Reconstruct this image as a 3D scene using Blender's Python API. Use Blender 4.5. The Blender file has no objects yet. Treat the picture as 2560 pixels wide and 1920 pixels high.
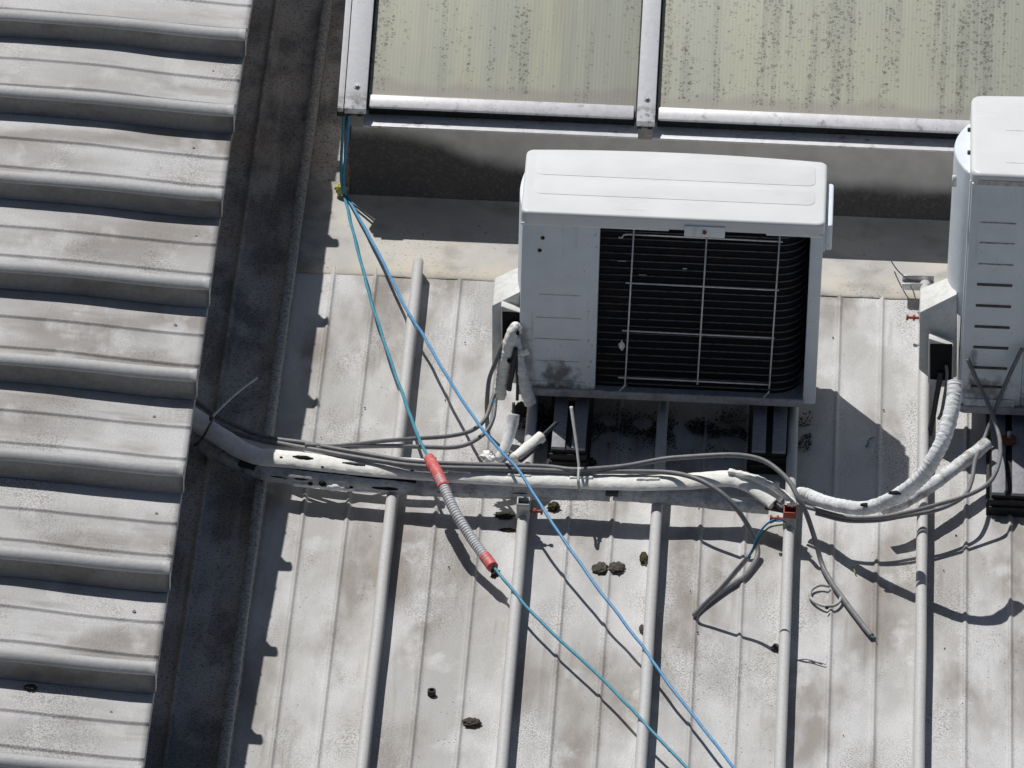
import bpy, bmesh, math, random
from mathutils import Vector, Matrix, noise

# ------------------------------------------------------------------ camera, sky, sun, exposure
scene = bpy.context.scene
COL = scene.collection
TH, YAW, ROLL, DIST = math.radians(31.4363), math.radians(1.9361), math.radians(1.5513), 22.8114
fw = Vector((-math.sin(YAW) * math.cos(TH), math.cos(YAW) * math.cos(TH), -math.sin(TH)))
rt = fw.cross(Vector((0, 0, 1))).normalized()
up = rt.cross(fw)
r2 = rt * math.cos(ROLL) + up * math.sin(ROLL)
u2 = up * math.cos(ROLL) - rt * math.sin(ROLL)
cd = bpy.data.cameras.new('camera')
cd.sensor_width = 36.0
cd.lens = 36.0 * 21416.0 / 2560.0
cd.clip_start = 0.5
cd.clip_end = 500
cam = bpy.data.objects.new('camera', cd)
COL.objects.link(cam)
mw = Matrix((r2, u2, -fw)).transposed().to_4x4()
mw.translation = -DIST * fw
cam.matrix_world = mw
scene.camera = cam

SUN_TRAVEL = Vector((0.362, -0.475, -1.0)).normalized()
world = bpy.data.worlds.new('World')
scene.world = world
world.use_nodes = True
wn = world.node_tree
sky = wn.nodes.new('ShaderNodeTexSky')
sky.sky_type = 'NISHITA'
sky.sun_disc = False
sky.sun_elevation = math.radians(59.2)
sky.sun_rotation = math.radians(-37.3)
bg = wn.nodes['Background']
bg.inputs['Strength'].default_value = 0.05
wn.links.new(sky.outputs[0], bg.inputs['Color'])
sl = bpy.data.lights.new('sun', 'SUN')
sl.energy = 5.0
sl.angle = math.radians(0.5)
sl.color = (1.0, 0.982, 0.955)
sun = bpy.data.objects.new('sun', sl)
COL.objects.link(sun)
sun.rotation_euler = SUN_TRAVEL.to_track_quat('-Z', 'Y').to_euler()
sun.location = (-5, 8, 15)
vs = scene.view_settings
vs.view_transform = 'Standard'
vs.look = 'None'
vs.exposure = -0.40
vs.gamma = 1.0

rnd = random.Random(7)
PI = math.pi

# ------------------------------------------------------------------ material helpers
class NB:
    def __init__(s, name, rough=0.6, metal=0.0, spec=0.4):
        s.m = bpy.data.materials.new(name)
        s.m.use_nodes = True
        s.t = s.m.node_tree
        s.p = s.t.nodes['Principled BSDF']
        s.p.inputs['Roughness'].default_value = rough
        s.p.inputs['Metallic'].default_value = metal
        s.p.inputs['Specular IOR Level'].default_value = spec
        s.geo = s.n('ShaderNodeNewGeometry')
        s.pos = s.geo.outputs['Position']
    def n(s, t): return s.t.nodes.new(t)
    def l(s, a, b): s.t.links.new(a, b)
    def put(s, v, sock):
        if isinstance(v, (int, float)): sock.default_value = v
        elif isinstance(v, (tuple, list)): sock.default_value = (*v, 1.0) if len(v) == 3 and sock.type == 'RGBA' else v
        else: s.l(v, sock)
    def vec(s, stretch=(1, 1, 1), off=(0, 0, 0), rot=(0, 0, 0)):
        mp = s.n('ShaderNodeMapping')
        mp.inputs['Scale'].default_value = stretch
        mp.inputs['Location'].default_value = off
        mp.inputs['Rotation'].default_value = rot
        s.l(s.pos, mp.inputs['Vector'])
        return mp.outputs[0]
    def rng(s, v, lo, hi, a=0.0, b=1.0, smooth=True):
        r = s.n('ShaderNodeMapRange')
        if smooth: r.interpolation_type = 'SMOOTHSTEP'
        s.put(v, r.inputs[0])
        for i, q in enumerate((lo, hi, a, b)): s.put(q, r.inputs[1 + i])
        return r.outputs[0]
    def noise(s, scale, lo=0.35, hi=0.65, stretch=(1, 1, 1), detail=4, off=(0, 0, 0), rough=0.55, dist=0.0):
        t = s.n('ShaderNodeTexNoise')
        s.l(s.vec(stretch, off), t.inputs['Vector'])
        t.inputs['Scale'].default_value = scale
        t.inputs['Detail'].default_value = detail
        t.inputs['Roughness'].default_value = rough
        t.inputs['Distortion'].default_value = dist
        return s.rng(t.outputs[0], lo, hi)
    def voro(s, scale, stretch=(1, 1, 1), off=(0, 0, 0)):
        t = s.n('ShaderNodeTexVoronoi')
        s.l(s.vec(stretch, off), t.inputs['Vector'])
        t.inputs['Scale'].default_value = scale
        sp = s.n('ShaderNodeSeparateColor')
        s.l(t.outputs['Color'], sp.inputs[0])
        return t.outputs['Distance'], sp.outputs[0], sp.outputs[1]
    def math(s, op, a, b=0.0, clamp=False):
        m = s.n('ShaderNodeMath')
        m.operation = op
        m.use_clamp = clamp
        s.put(a, m.inputs[0]); s.put(b, m.inputs[1])
        return m.outputs[0]
    def mul(s, *a):
        r = a[0]
        for q in a[1:]: r = s.math('MULTIPLY', r, q)
        return r
    def mix(s, a, b, f):
        m = s.n('ShaderNodeMix')
        m.data_type = 'RGBA'
        s.put(f, m.inputs[0]); s.put(a, m.inputs[6]); s.put(b, m.inputs[7])
        return m.outputs[2]
    def xyz(s):
        sp = s.n('ShaderNodeSeparateXYZ')
        s.l(s.pos, sp.inputs[0])
        return sp.outputs
    def bump(s, h, strength=0.3, dist=0.002):
        b = s.n('ShaderNodeBump')
        b.inputs['Strength'].default_value = strength
        b.inputs['Distance'].default_value = dist
        s.l(h, b.inputs['Height'])
        s.l(b.outputs[0], s.p.inputs['Normal'])
    def done(s, col):
        s.put(col, s.p.inputs['Base Color'])
        return s.m

def simple(name, col, rough=0.6, metal=0.0, dirt=None, dscale=30, dfac=0.5, grain=0.12, bscale=0, bstr=0.2, spec=0.4, stretch=(1, 1, 1)):
    b = NB(name, rough, metal, spec)
    c = b.mix(col, tuple(q * (1 - grain * 2) for q in col), b.noise(90, 0.3, 0.7))
    if dirt: c = b.mix(c, dirt, b.mul(b.noise(dscale, 0.45, 0.72, stretch, detail=6), dfac))
    if bscale: b.bump(b.noise(bscale, 0.2, 0.8), bstr, 0.002)
    return b.done(c)

def roof_mat(name, base, light, brown, along='y', warm=0.85, dark_specks=0.9, off=0.0):
    b = NB(name, 0.55, 0.0, 0.35)
    st = (1.0, 0.35, 1.0) if along == 'y' else (0.4, 1.0, 1.0)
    o = (off, off * 1.7, 0)
    c = b.mix(base, light, b.noise(3.2, 0.40, 0.60, st, off=o, detail=6))
    c = b.mix(c, brown, b.mul(b.noise(4.5, 0.46, 0.66, st, off=(5 + off, 2, 0), detail=7), warm))
    c = b.mix(c, light, b.mul(b.noise(9, 0.53, 0.68, (1, 0.6, 1), off=(1, 7 + off, 0), detail=8), 0.75))
    run = (1.0, 0.05, 1.0) if along == 'y' else (0.07, 1.0, 1.0)
    c = b.mix(c, tuple(q * 0.9 for q in brown), b.mul(b.noise(38, 0.55, 0.72, run, detail=5, off=(2, off, 0)), b.noise(3.5, 0.42, 0.62, off=(8, 1 + off, 0)), 0.5))
    # orange-peel weathering: fine broken speckle gathered in clouds
    cloud = b.noise(5, 0.46, 0.66, (1, 0.5, 1), off=(3, 3 + off, 0), detail=3)
    sp = b.noise(210, 0.46, 0.60, detail=3, off=o)
    c = b.mix(c, tuple(q * 0.62 for q in brown), b.mul(sp, cloud, 0.7))
    fine = b.noise(420, 0.3, 0.7, detail=2)
    c = b.mix(c, tuple(q * 0.78 for q in base), b.mul(fine, 0.6))
    # lichen specks
    d, r1, r3 = b.voro(70)
    spot = b.mul(b.rng(d, 0.10, 0.2, 1, 0), b.rng(r1, 0.62, 0.66), b.noise(5, 0.5, 0.62, st, off=(9, off, 0)), dark_specks)
    c = b.mix(c, (0.09, 0.08, 0.07), spot)
    if along == 'y':
        u = b.math('MULTIPLY', b.math('FRACT', b.math('DIVIDE', b.math('ADD', b.xyz()[0], 0.625), 0.344 / 3)), 0.344 / 3)
        near = b.math('MINIMUM', u, b.math('SUBTRACT', 0.344 / 3, u))
        d2, q1, q2 = b.voro(150)
        c = b.mix(c, (0.10, 0.09, 0.08), b.mul(b.rng(near, 0.026, 0.008), b.rng(d2, 0.18, 0.34, 1, 0), b.rng(q1, 0.5, 0.56), b.noise(3, 0.42, 0.6, (1, 0.6, 1), off=(2, 5, 0)), 0.8))
    b.bump(b.noise(190, 0.25, 0.75, detail=3), 0.35, 0.0012)
    return b.done(c)

MAT = {}
MAT['roof'] = roof_mat('lower_roof_metal', (0.445, 0.433, 0.415), (0.66, 0.656, 0.652), (0.19, 0.152, 0.12))
MAT['rib'] = simple('seam_rib_metal', (0.56, 0.555, 0.545), 0.5, 0, (0.33, 0.315, 0.30), 220, 0.45, 0.04, 300, 0.08)
MAT['rib_dirty'] = simple('stained_seam_metal', (0.45, 0.45, 0.44), 0.6, 0, (0.05, 0.05, 0.05), 150, 0.95, 0.2, 220, 0.15)
MAT['uroof'] = roof_mat('upper_roof_metal', (0.435, 0.423, 0.41), (0.62, 0.613, 0.605), (0.22, 0.188, 0.16), along='x', warm=0.8, dark_specks=0.25, off=4.0)
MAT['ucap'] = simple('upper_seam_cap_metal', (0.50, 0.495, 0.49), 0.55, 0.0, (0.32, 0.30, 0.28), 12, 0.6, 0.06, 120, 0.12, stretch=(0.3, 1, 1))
MAT['urib_shade'] = simple('shaded_upper_seam_metal', (0.30, 0.29, 0.28), 0.45, 0.1, (0.13, 0.115, 0.10), 16, 0.7, 0.08, 120, 0.12, stretch=(0.4, 1, 1))  # seam webs darker than their caps: shade put into the colour, plus grime

def apron_mat():
    b = NB('apron_metal', 0.6, 0, 0.3)
    X = b.xyz()
    c = b.mix((0.46, 0.445, 0.42), (0.56, 0.53, 0.47), b.noise(4, 0.4, 0.65, detail=5))
    c = b.mix(c, (0.62, 0.56, 0.44), b.mul(b.rng(X[1], 0.66, 0.54), b.noise(7, 0.35, 0.6, detail=5), 0.8))
    c = b.mix(c, (0.26, 0.24, 0.21), b.mul(b.noise(8, 0.5, 0.72, detail=6, off=(2, 1, 0)), 0.55))
    c = b.mix(c, (0.16, 0.155, 0.15), b.mul(b.rng(b.math('ADD', X[0], b.mul(b.noise(9, 0.2, 0.8), 0.12)), -0.47, -0.58), 0.75))
    c = b.mix(c, (0.12, 0.11, 0.1), b.mul(b.noise(120, 0.58, 0.68, detail=3), b.noise(5, 0.45, 0.6), 0.6))
    b.bump(b.noise(170, 0.25, 0.75, detail=3), 0.3, 0.0012)
    return b.done(c)
MAT['apron'] = apron_mat()

def valley_mat():
    b = NB('stained_valley_metal', 0.7, 0, 0.25)
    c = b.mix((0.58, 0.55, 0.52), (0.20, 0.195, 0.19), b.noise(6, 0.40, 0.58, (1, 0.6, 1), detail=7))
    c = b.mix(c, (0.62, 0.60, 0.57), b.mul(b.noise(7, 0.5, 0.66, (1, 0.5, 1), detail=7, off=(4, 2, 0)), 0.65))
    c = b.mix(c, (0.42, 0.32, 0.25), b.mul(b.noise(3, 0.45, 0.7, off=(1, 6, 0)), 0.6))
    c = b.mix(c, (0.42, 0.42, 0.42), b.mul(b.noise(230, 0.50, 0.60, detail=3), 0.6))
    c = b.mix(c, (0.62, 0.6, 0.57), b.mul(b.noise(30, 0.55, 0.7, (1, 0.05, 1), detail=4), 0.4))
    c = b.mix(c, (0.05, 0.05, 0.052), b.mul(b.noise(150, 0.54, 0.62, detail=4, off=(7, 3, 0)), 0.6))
    b.bump(b.noise(200, 0.25, 0.75, detail=3), 0.3, 0.0012)
    return b.done(c)
MAT['valley'] = valley_mat()

def upstand_mat():
    b = NB('stained_upstand', 0.75, 0, 0.25)
    X = b.xyz()
    # a soot tide mark that climbs towards the left end
    thr = b.rng(X[0], -0.46, 0.02, 0.235, 0.128)
    thr = b.math('SUBTRACT', thr, b.rng(X[0], 0.2, 0.9, 0.0, 0.012))
    w = b.math('ADD', X[2], b.math('MULTIPLY', b.math('SUBTRACT', b.noise(9, 0.2, 0.8, detail=5), 0.5), 0.022))
    m = b.rng(b.math('SUBTRACT', thr, w), -0.02, 0.05)
    c = b.mix((0.72, 0.70, 0.67), (0.62, 0.60, 0.57), b.noise(12, 0.3, 0.7))
    soot = b.mix((0.06, 0.056, 0.053), (0.14, 0.125, 0.115), b.noise(130, 0.45, 0.75, detail=6))
    soot = b.mix(soot, (0.2, 0.18, 0.17), b.mul(b.noise(9, 0.5, 0.8, detail=5, off=(3, 0, 2)), 0.5))
    c = b.mix(c, soot, b.math('MULTIPLY', m, 0.93))
    b.bump(b.noise(260, 0.25, 0.75, detail=3), 0.4, 0.0015)
    return b.done(c)
MAT['upstand'] = upstand_mat()
MAT['fascia'] = simple('skylight_curb_render', (0.42, 0.405, 0.39), 0.8, 0, (0.2, 0.19, 0.18), 14, 0.5, 0.1, 240, 0.5)

def frame_mat():
    b = NB('skylight_frame_paint', 0.4, 0, 0.45)
    c = b.mix((0.74, 0.73, 0.735), (0.63, 0.62, 0.63), b.noise(40, 0.3, 0.7))
    c = b.mix(c, (0.17, 0.15, 0.14), b.mul(b.noise(26, 0.57, 0.75, detail=7), 0.75))
    c = b.mix(c, (0.3, 0.27, 0.25), b.mul(b.noise(160, 0.58, 0.7, detail=4), b.noise(12, 0.4, 0.6), 0.6))
    return b.done(c)
MAT['frame'] = frame_mat()
def bar_mat():
    b = NB('glazing_bar_paint', 0.4, 0, 0.45)
    X = b.xyz()
    c = b.mix((0.80, 0.80, 0.81), (0.74, 0.74, 0.755), b.noise(60, 0.3, 0.7))
    m = b.math('ADD', b.mul(b.rng(X[1], 0.935, 0.885), b.noise(50, 0.42, 0.62, detail=6), 0.7), b.mul(b.noise(120, 0.66, 0.72, detail=3), 0.3))
    return b.done(b.mix(c, (0.22, 0.19, 0.17), m))
MAT['bar'] = bar_mat()
MAT['black'] = simple('black_seal_rubber', (0.015, 0.015, 0.016), 0.6, 0, (0.06, 0.06, 0.06), 60, 0.4)
MAT['void'] = simple('dark_interior', (0.006, 0.006, 0.007), 0.9)

def glazing_mat():
    b = NB('weathered_polycarbonate', 0.45, 0, 0.4)
    X = b.xyz()
    base = b.mix((0.59, 0.58, 0.445), (0.51, 0.52, 0.43), b.noise(2.5, 0.35, 0.65, (1, 0.3, 0.3)))
    base = b.mix(base, (0.65, 0.63, 0.45), b.mul(b.noise(9, 0.5, 0.7, (1, 0.08, 0.08), detail=3), 0.7))
    base = b.mix(base, (0.42, 0.40, 0.33), b.mul(b.noise(22, 0.52, 0.75, (1, 0.06, 0.06), detail=4, off=(2, 0, 0)), 0.7))
    # brownish lower edge where dirt has settled
    edge = b.rng(b.math('ADD', X[1], b.math('MULTIPLY', b.noise(6, 0.2, 0.8, (1, 0, 0), detail=4), -0.05)), 0.965, 0.935)
    base = b.mix(base, (0.42, 0.385, 0.34), b.math('MULTIPLY', edge, 0.7))
    col = b.noise(24, 0.47, 0.60, (1, 0.05, 0.0), detail=5, off=(3.1, 0, 0))
    big = b.noise(5, 0.38, 0.60, (1, 0.25, 0.0), detail=4, off=(1.3, 0, 0))
    left = b.rng(X[0], -0.36, -0.44)
    dens = b.mul(b.math('ADD', b.mul(b.math('ADD', b.mul(col, 0.7), 0.22), b.math('ADD', b.mul(big, 0.8), 0.25)), b.mul(left, 0.4)), b.rng(b.math('ADD', X[1], b.mul(b.noise(12, 0.3, 0.7, (1, 0, 0)), 0.04)), 0.945, 1.0))
    base = b.mix(base, (0.36, 0.36, 0.30), b.mul(dens, 0.55))
    flat = (1, 1.34, 0)
    for sc, o, r, w, k in ((62, 0, 0.26, 0.13, 0.42), (84, 3, 0.24, 0.15, 0.40), (46, 6, 0.22, 0.08, 0.66), (74, 9, 0.26, 0.14, 0.46)):
        d, q1, q2 = b.voro(sc, flat, (o, o, 0))
        rr = b.rng(q2, 0, 1, 0.4 * r, 1.25 * r)
        ring = b.rng(b.math('ABSOLUTE', b.math('SUBTRACT', d, rr)), w * 0.1, w * 1.15, 1, 0)
        base = b.mix(base, (0.13, 0.12, 0.095), b.mul(ring, b.rng(b.math('MULTIPLY', q1, b.math('ADD', dens, 0.35)), k, k + 0.2), 0.72))
    d, q1, q2 = b.voro(120, flat, (8, 1, 0))
    base = b.mix(base, (0.14, 0.13, 0.1), b.mul(b.rng(d, 0.16, 0.3, 1, 0), b.rng(b.math('MULTIPLY', q1, b.math('ADD', dens, 0.3)), 0.40, 0.5), 0.8))
    d, q1, q2 = b.voro(150, (1, 0.8, 0), (4, 1, 0))
    base = b.mix(base, (0.82, 0.82, 0.72), b.mul(b.rng(d, 0.15, 0.3, 1, 0), b.noise(14, 0.6, 0.72, (1, 0.12, 0), off=(7, 0, 0)), b.rng(q1, 0.5, 0.6), 0.8))
    wv = b.math('SINE', b.math('MULTIPLY', X[0], 2 * PI / 0.0105))
    base = b.mix(base, (0.45, 0.43, 0.33), b.mul(b.rng(wv, 0.5, 1.0), 0.25))
    b.bump(wv, 0.15, 0.0006)
    b.p.inputs['Transmission Weight'].default_value = 0.0
    return b.done(base)
MAT['glazing'] = glazing_mat()

def ac_mat(name, base, stains):
    b = NB(name, 0.42, 0, 0.4)
    X = b.xyz()
    c = b.mix(base, tuple(q * 0.93 for q in base), b.noise(18, 0.3, 0.7))
    c = b.mix(c, (0.2, 0.18, 0.16), b.mul(b.noise(140, 0.68, 0.74, detail=2), 0.5))
    c = b.mix(c, (0.42, 0.40, 0.37), b.mul(b.noise(60, 0.56, 0.74, (1, 1, 0.06), detail=5), b.noise(6, 0.45, 0.65), 0.45))
    for (cx, cz, rx, rz, k) in stains:
        dx = b.math('DIVIDE', b.math('SUBTRACT', X[0], cx), rx)
        dz = b.math('DIVIDE', b.math('SUBTRACT', X[2], cz), rz)
        r = b.math('SQRT', b.math('ADD', b.math('MULTIPLY', dx, dx), b.math('MULTIPLY', dz, dz)))
        r = b.math('ADD', r, b.math('MULTIPLY', b.math('SUBTRACT', b.noise(45, 0.2, 0.8, detail=7), 0.5), 0.9))
        c = b.mix(c, (0.10, 0.085, 0.07), b.mul(b.rng(r, 1.1, 0.2), k))
    return b.done(c)
MAT['ac'] = ac_mat('aged_white_enamel_blue_shade', (0.79, 0.835, 0.875), [(0.13, 0.165, 0.055, 0.06, 0.8), (0.12, 0.125, 0.14, 0.026, 0.85), (0.035, 0.22, 0.03, 0.11, 0.5)])  # blue sky tint of the shaded faces is put into the paint
MAT['ac2'] = ac_mat('aged_pale_enamel_blue_shade', (0.76, 0.81, 0.855), [(1.25, 0.175, 0.08, 0.04, 0.7), (1.215, 0.25, 0.012, 0.09, 0.55), (1.30, 0.135, 0.14, 0.03, 0.5)])  # same sky-blue shade tint in this unit's base colour
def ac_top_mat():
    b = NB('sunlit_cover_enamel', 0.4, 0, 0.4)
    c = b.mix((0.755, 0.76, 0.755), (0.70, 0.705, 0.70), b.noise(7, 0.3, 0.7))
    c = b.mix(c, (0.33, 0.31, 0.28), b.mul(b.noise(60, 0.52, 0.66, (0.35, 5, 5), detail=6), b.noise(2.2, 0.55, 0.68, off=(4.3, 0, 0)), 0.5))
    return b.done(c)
MAT['actop'] = ac_top_mat()
MAT['valve'] = simple('valve_cover_plastic', (0.70, 0.70, 0.67), 0.5, 0, (0.35, 0.32, 0.28), 40, 0.3, 0.05)
MAT['coil'] = simple('black_coil_fins', (0.008, 0.011, 0.018), 0.7, 0.0, (0.016, 0.013, 0.012), 14, 0.8, spec=0.1)
MAT['tube'] = simple('coil_tube_metal', (0.16, 0.135, 0.12), 0.5, 0.3, (0.02, 0.02, 0.02), 60, 0.6)
MAT['wire'] = simple('guard_wire_paint', (0.85, 0.84, 0.81), 0.5)
MAT['basepan'] = simple('base_pan_metal', (0.42, 0.41, 0.42), 0.5, 0.1, (0.2, 0.18, 0.17), 20, 0.6)
MAT['slot'] = simple('louvre_dirt', (0.12, 0.105, 0.09), 0.8, 0, (0.04, 0.035, 0.03), 60, 0.8)
MAT['slotfaint'] = simple('louvre_press_line', (0.60, 0.60, 0.59), 0.6, 0, (0.2, 0.19, 0.18), 60, 0.8)
MAT['rust'] = simple('rusty_steel', (0.20, 0.085, 0.045), 0.8, 0, (0.08, 0.04, 0.03), 200, 0.7)
MAT['redcap'] = simple('faded_red_plastic', (0.40, 0.075, 0.045), 0.55, 0, (0.16, 0.05, 0.035), 120, 0.6)
MAT['steel'] = simple('galvanised_steel', (0.55, 0.55, 0.57), 0.35, 0.8, (0.3, 0.29, 0.28), 80, 0.5)
MAT['clip'] = simple('grey_clip_plastic', (0.52, 0.52, 0.51), 0.55, 0, (0.2, 0.19, 0.18), 60, 0.6)
MAT['rubber'] = simple('black_rubber_foot', (0.012, 0.012, 0.013), 0.65, 0, (0.04, 0.035, 0.03), 50, 0.5)
MAT['alu'] = simple('aluminium_channel', (0.30, 0.30, 0.32), 0.7, 0.0, (0.35, 0.34, 0.33), 40, 0.4)
MAT['cable'] = simple('grey_cable_sheath', (0.21, 0.21, 0.215), 0.5, 0, (0.29, 0.285, 0.28), 60, 0.35)
MAT['cabledark'] = simple('dark_cable_sheath', (0.045, 0.047, 0.055), 0.5)
MAT['blue'] = simple('blue_cable_sheath', (0.10, 0.33, 0.60), 0.45, 0, (0.3, 0.42, 0.5), 40, 0.25)
MAT['teal'] = simple('teal_cable_sheath', (0.06, 0.30, 0.42), 0.45, 0, (0.25, 0.4, 0.42), 40, 0.25)
MAT['corelue'] = simple('blue_core_insulation', (0.02, 0.22, 0.45), 0.4)
MAT['coregreen'] = simple('green_core_insulation', (0.12, 0.17, 0.06), 0.5)
MAT['redtape'] = simple('faded_red_tape', (0.70, 0.14, 0.13), 0.5, 0, (0.75, 0.30, 0.28), 50, 0.6, 0.1, 70, 0.4)
MAT['conduit'] = simple('grey_flexible_conduit', (0.60, 0.61, 0.63), 0.5, 0, (0.25, 0.25, 0.25), 50, 0.4)
MAT['yellow'] = simple('yellow_tape', (0.55, 0.52, 0.10), 0.6, 0, (0.3, 0.28, 0.1), 80, 0.5)
MAT['tie'] = simple('pale_tie_nylon', (0.78, 0.77, 0.74), 0.5)
MAT['copper'] = simple('dull_copper_pipe', (0.16, 0.14, 0.11), 0.5, 0.3, (0.06, 0.05, 0.04), 120, 0.7)
MAT['tiedark'] = simple('grimy_tie_nylon', (0.12, 0.12, 0.12), 0.5)

def insul_mat(name, base, dirt, k, cracks=0.5, weave=0.0):
    b = NB(name, 0.75, 0, 0.2)
    c = b.mix(base, tuple(q * 0.85 for q in base), b.noise(50, 0.3, 0.7))
    c = b.mix(c, dirt, b.mul(b.noise(26, 0.45, 0.7, detail=7), k))
    cr = b.noise(55, 0.485, 0.5, (0.5, 1.6, 1.6), detail=5, off=(2, 2, 2), dist=1.2)
    cr2 = b.math('SUBTRACT', 1.0, b.noise(55, 0.5, 0.515, (0.5, 1.6, 1.6), detail=5, off=(2, 2, 2), dist=1.2))
    c = b.mix(c, (0.06, 0.055, 0.05), b.mul(cr, cr2, cracks))
    h = b.noise(95, 0.2, 0.8, detail=5)
    if weave:
        v = b.voro(330)[0]
        h = b.math('ADD', h, b.math('MULTIPLY', v, weave))
    b.bump(h, 0.3, 0.002)
    return b.done(c)
MAT['white_ins'] = insul_mat('white_insulation_sleeve', (0.93, 0.93, 0.925), (0.70, 0.69, 0.67), 0.2, 0.2, 0.3)
MAT['foam'] = insul_mat('weathered_cream_foam', (0.93, 0.92, 0.86), (0.76, 0.72, 0.62), 0.35, 0.2)
MAT['grey_ins'] = insul_mat('weathered_grey_insulation', (0.62, 0.635, 0.65), (0.24, 0.24, 0.245), 0.7, 0.8)
MAT['wrap'] = insul_mat('wrinkled_white_wrap', (0.88, 0.89, 0.895), (0.45, 0.43, 0.38), 0.45, 0.7)
MAT['wrap_dirty'] = insul_mat('grubby_white_wrap', (0.84, 0.85, 0.85), (0.30, 0.28, 0.24), 0.85, 0.8)
MAT['mossy'] = simple('brown_green_moss', (0.09, 0.075, 0.03), 0.95, 0, (0.03, 0.03, 0.015), 150, 0.9, 0.3, 260, 1.0)
MAT['moss_dark'] = simple('dark_dry_moss', (0.045, 0.04, 0.028), 0.95, 0, (0.08, 0.07, 0.04), 180, 0.7, 0.3, 260, 1.0)
MAT['crust'] = simple('grey_brown_crust', (0.13, 0.115, 0.095), 0.95, 0, (0.05, 0.035, 0.022), 120, 0.9, 0.3, 240, 1.0)
MAT['ground'] = simple('bounce_ground', (0.36, 0.35, 0.33), 0.9, 0, (0.2, 0.19, 0.18), 0.4, 0.6)
MAT['grass'] = simple('green_stalk', (0.25, 0.32, 0.08), 0.7)
MAT['core'] = simple('exposed_brick_rubble', (0.30, 0.24, 0.19), 0.9, 0, (0.07, 0.05, 0.04), 130, 1.0, 0.2, 150, 1.0)

# ------------------------------------------------------------------ mesh helpers
def tag(o, label=None, cat=None, group=None, kind=None):
    if label: o['label'] = label
    if cat: o['category'] = cat
    if group: o['group'] = group
    if kind: o['kind'] = kind
    return o

def thing(name, label, cat, loc=(0, 0, 0), group=None, kind=None):
    o = bpy.data.objects.new(name, None)
    o.empty_display_size = 0.05
    o.location = loc
    COL.objects.link(o)
    return tag(o, label, cat, group, kind)

def me_obj(name, verts, faces, mat, parent=None, smooth=True, world=True):
    me = bpy.data.meshes.new(name)
    me.from_pydata([tuple(v) for v in verts], [], faces)
    me.update()
    if smooth:
        for p in me.polygons: p.use_smooth = True
    return link(name, me, mat, parent, world)

def link(name, me, mat, parent=None, world=True):
    me.materials.append(MAT[mat])
    o = bpy.data.objects.new(name, me)
    COL.objects.link(o)
    if parent:
        o.parent = parent
        if world:
            if parent.parent is None: o.matrix_parent_inverse = Matrix.Translation(-parent.location)
    return o

def auto_smooth(me, deg=35):
    for p in me.polygons: p.use_smooth = True
    bm = bmesh.new(); bm.from_mesh(me)
    for e in bm.edges:
        if len(e.link_faces) == 2 and e.calc_face_angle() > math.radians(deg): e.smooth = False
    bm.to_mesh(me); bm.free()

def box(name, lo, hi, mat, parent=None, bev=0.0, seg=2, world=True):
    bm = bmesh.new()
    bmesh.ops.create_cube(bm, size=1)
    c = [(a + b) / 2 for a, b in zip(lo, hi)]
    s = [b - a for a, b in zip(lo, hi)]
    for v in bm.verts: v.co = Vector((c[0] + v.co.x * s[0], c[1] + v.co.y * s[1], c[2] + v.co.z * s[2]))
    if bev: bmesh.ops.bevel(bm, geom=list(bm.edges), offset=bev, segments=seg, affect='EDGES', profile=0.5)
    me = bpy.data.meshes.new(name); bm.to_mesh(me); bm.free()
    auto_smooth(me)
    return link(name, me, mat, parent, world)

def cr(pts, step=0.006):
    P = [Vector(p) for p in pts]
    P = [P[0] * 2 - P[1]] + P + [P[-1] * 2 - P[-2]]
    out = []
    for i in range(1, len(P) - 2):
        n = max(2, int((P[i + 1] - P[i]).length / step))
        for k in range(n):
            t = k / n
            a, b, c, d = P[i - 1], P[i], P[i + 1], P[i + 2]
            out.append(0.5 * ((2 * b) + (c - a) * t + (2 * a - 5 * b + 4 * c - d) * t * t + (3 * b - a - 3 * c + d) * t ** 3))
    out.append(P[-2])
    return out

def frames(path):
    F = []
    L = 0.0
    n = None
    for i, p in enumerate(path):
        t = (path[min(i + 1, len(path) - 1)] - path[max(i - 1, 0)]).normalized()
        if n is None:
            n = Vector((0, 0, 1)) - t * t.z
            if n.length < 0.3: n = Vector((0, -1, 0)) + t * t.y
        n = (n - t * n.dot(t)).normalized()
        if i: L += (p - path[i - 1]).length
        F.append((p, t, n, t.cross(n), L))
    return F

def tube(name, pts, r, mat, parent=None, seg=12, step=0.006, fn=None, arc=None, cap=True, smooth=True, straight=False, world=True, wob=0.0):
    """swept tube; fn(s, angle) gives a radius factor; arc(s)->(a0,a1) sweeps only an arc (open strip)"""
    path = [Vector(p) for p in pts] if straight else cr(pts, step)
    if wob:
        path = [p + Vector((noise.noise(p * 11 + Vector((wob, 0, 0))), noise.noise(p * 11 + Vector((0, wob, 5))), 0.3 * noise.noise(p * 11 + Vector((9, 0, wob))))) * 0.0022 * min(1.0, i_ / 12, (len(path) - 1 - i_) / 12) for i_, p in enumerate(path)]
    F = frames(path)
    V, Fc = [], []
    closed = arc is None
    m = seg if closed else seg + 1
    for (p, t, n, b, s) in F:
        a0, a1 = (0, 2 * PI) if closed else arc(s)
        for k in range(m):
            a = a0 + (a1 - a0) * k / seg
            rr = r(s) if callable(r) else r
            if fn: rr *= fn(s, a)
            V.append(p + (n * math.sin(a) + b * math.cos(a)) * rr)
    for i in range(len(F) - 1):
        for k in range(seg):
            k2 = (k + 1) % m if closed else k + 1
            Fc.append((i * m + k, i * m + k2, (i + 1) * m + k2, (i + 1) * m + k))
    if cap and closed:
        Fc.append(tuple(range(m - 1, -1, -1)))
        Fc.append(tuple((len(F) - 1) * m + k for k in range(m)))
    return me_obj(name, V, Fc, mat, parent, smooth, world)

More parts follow.
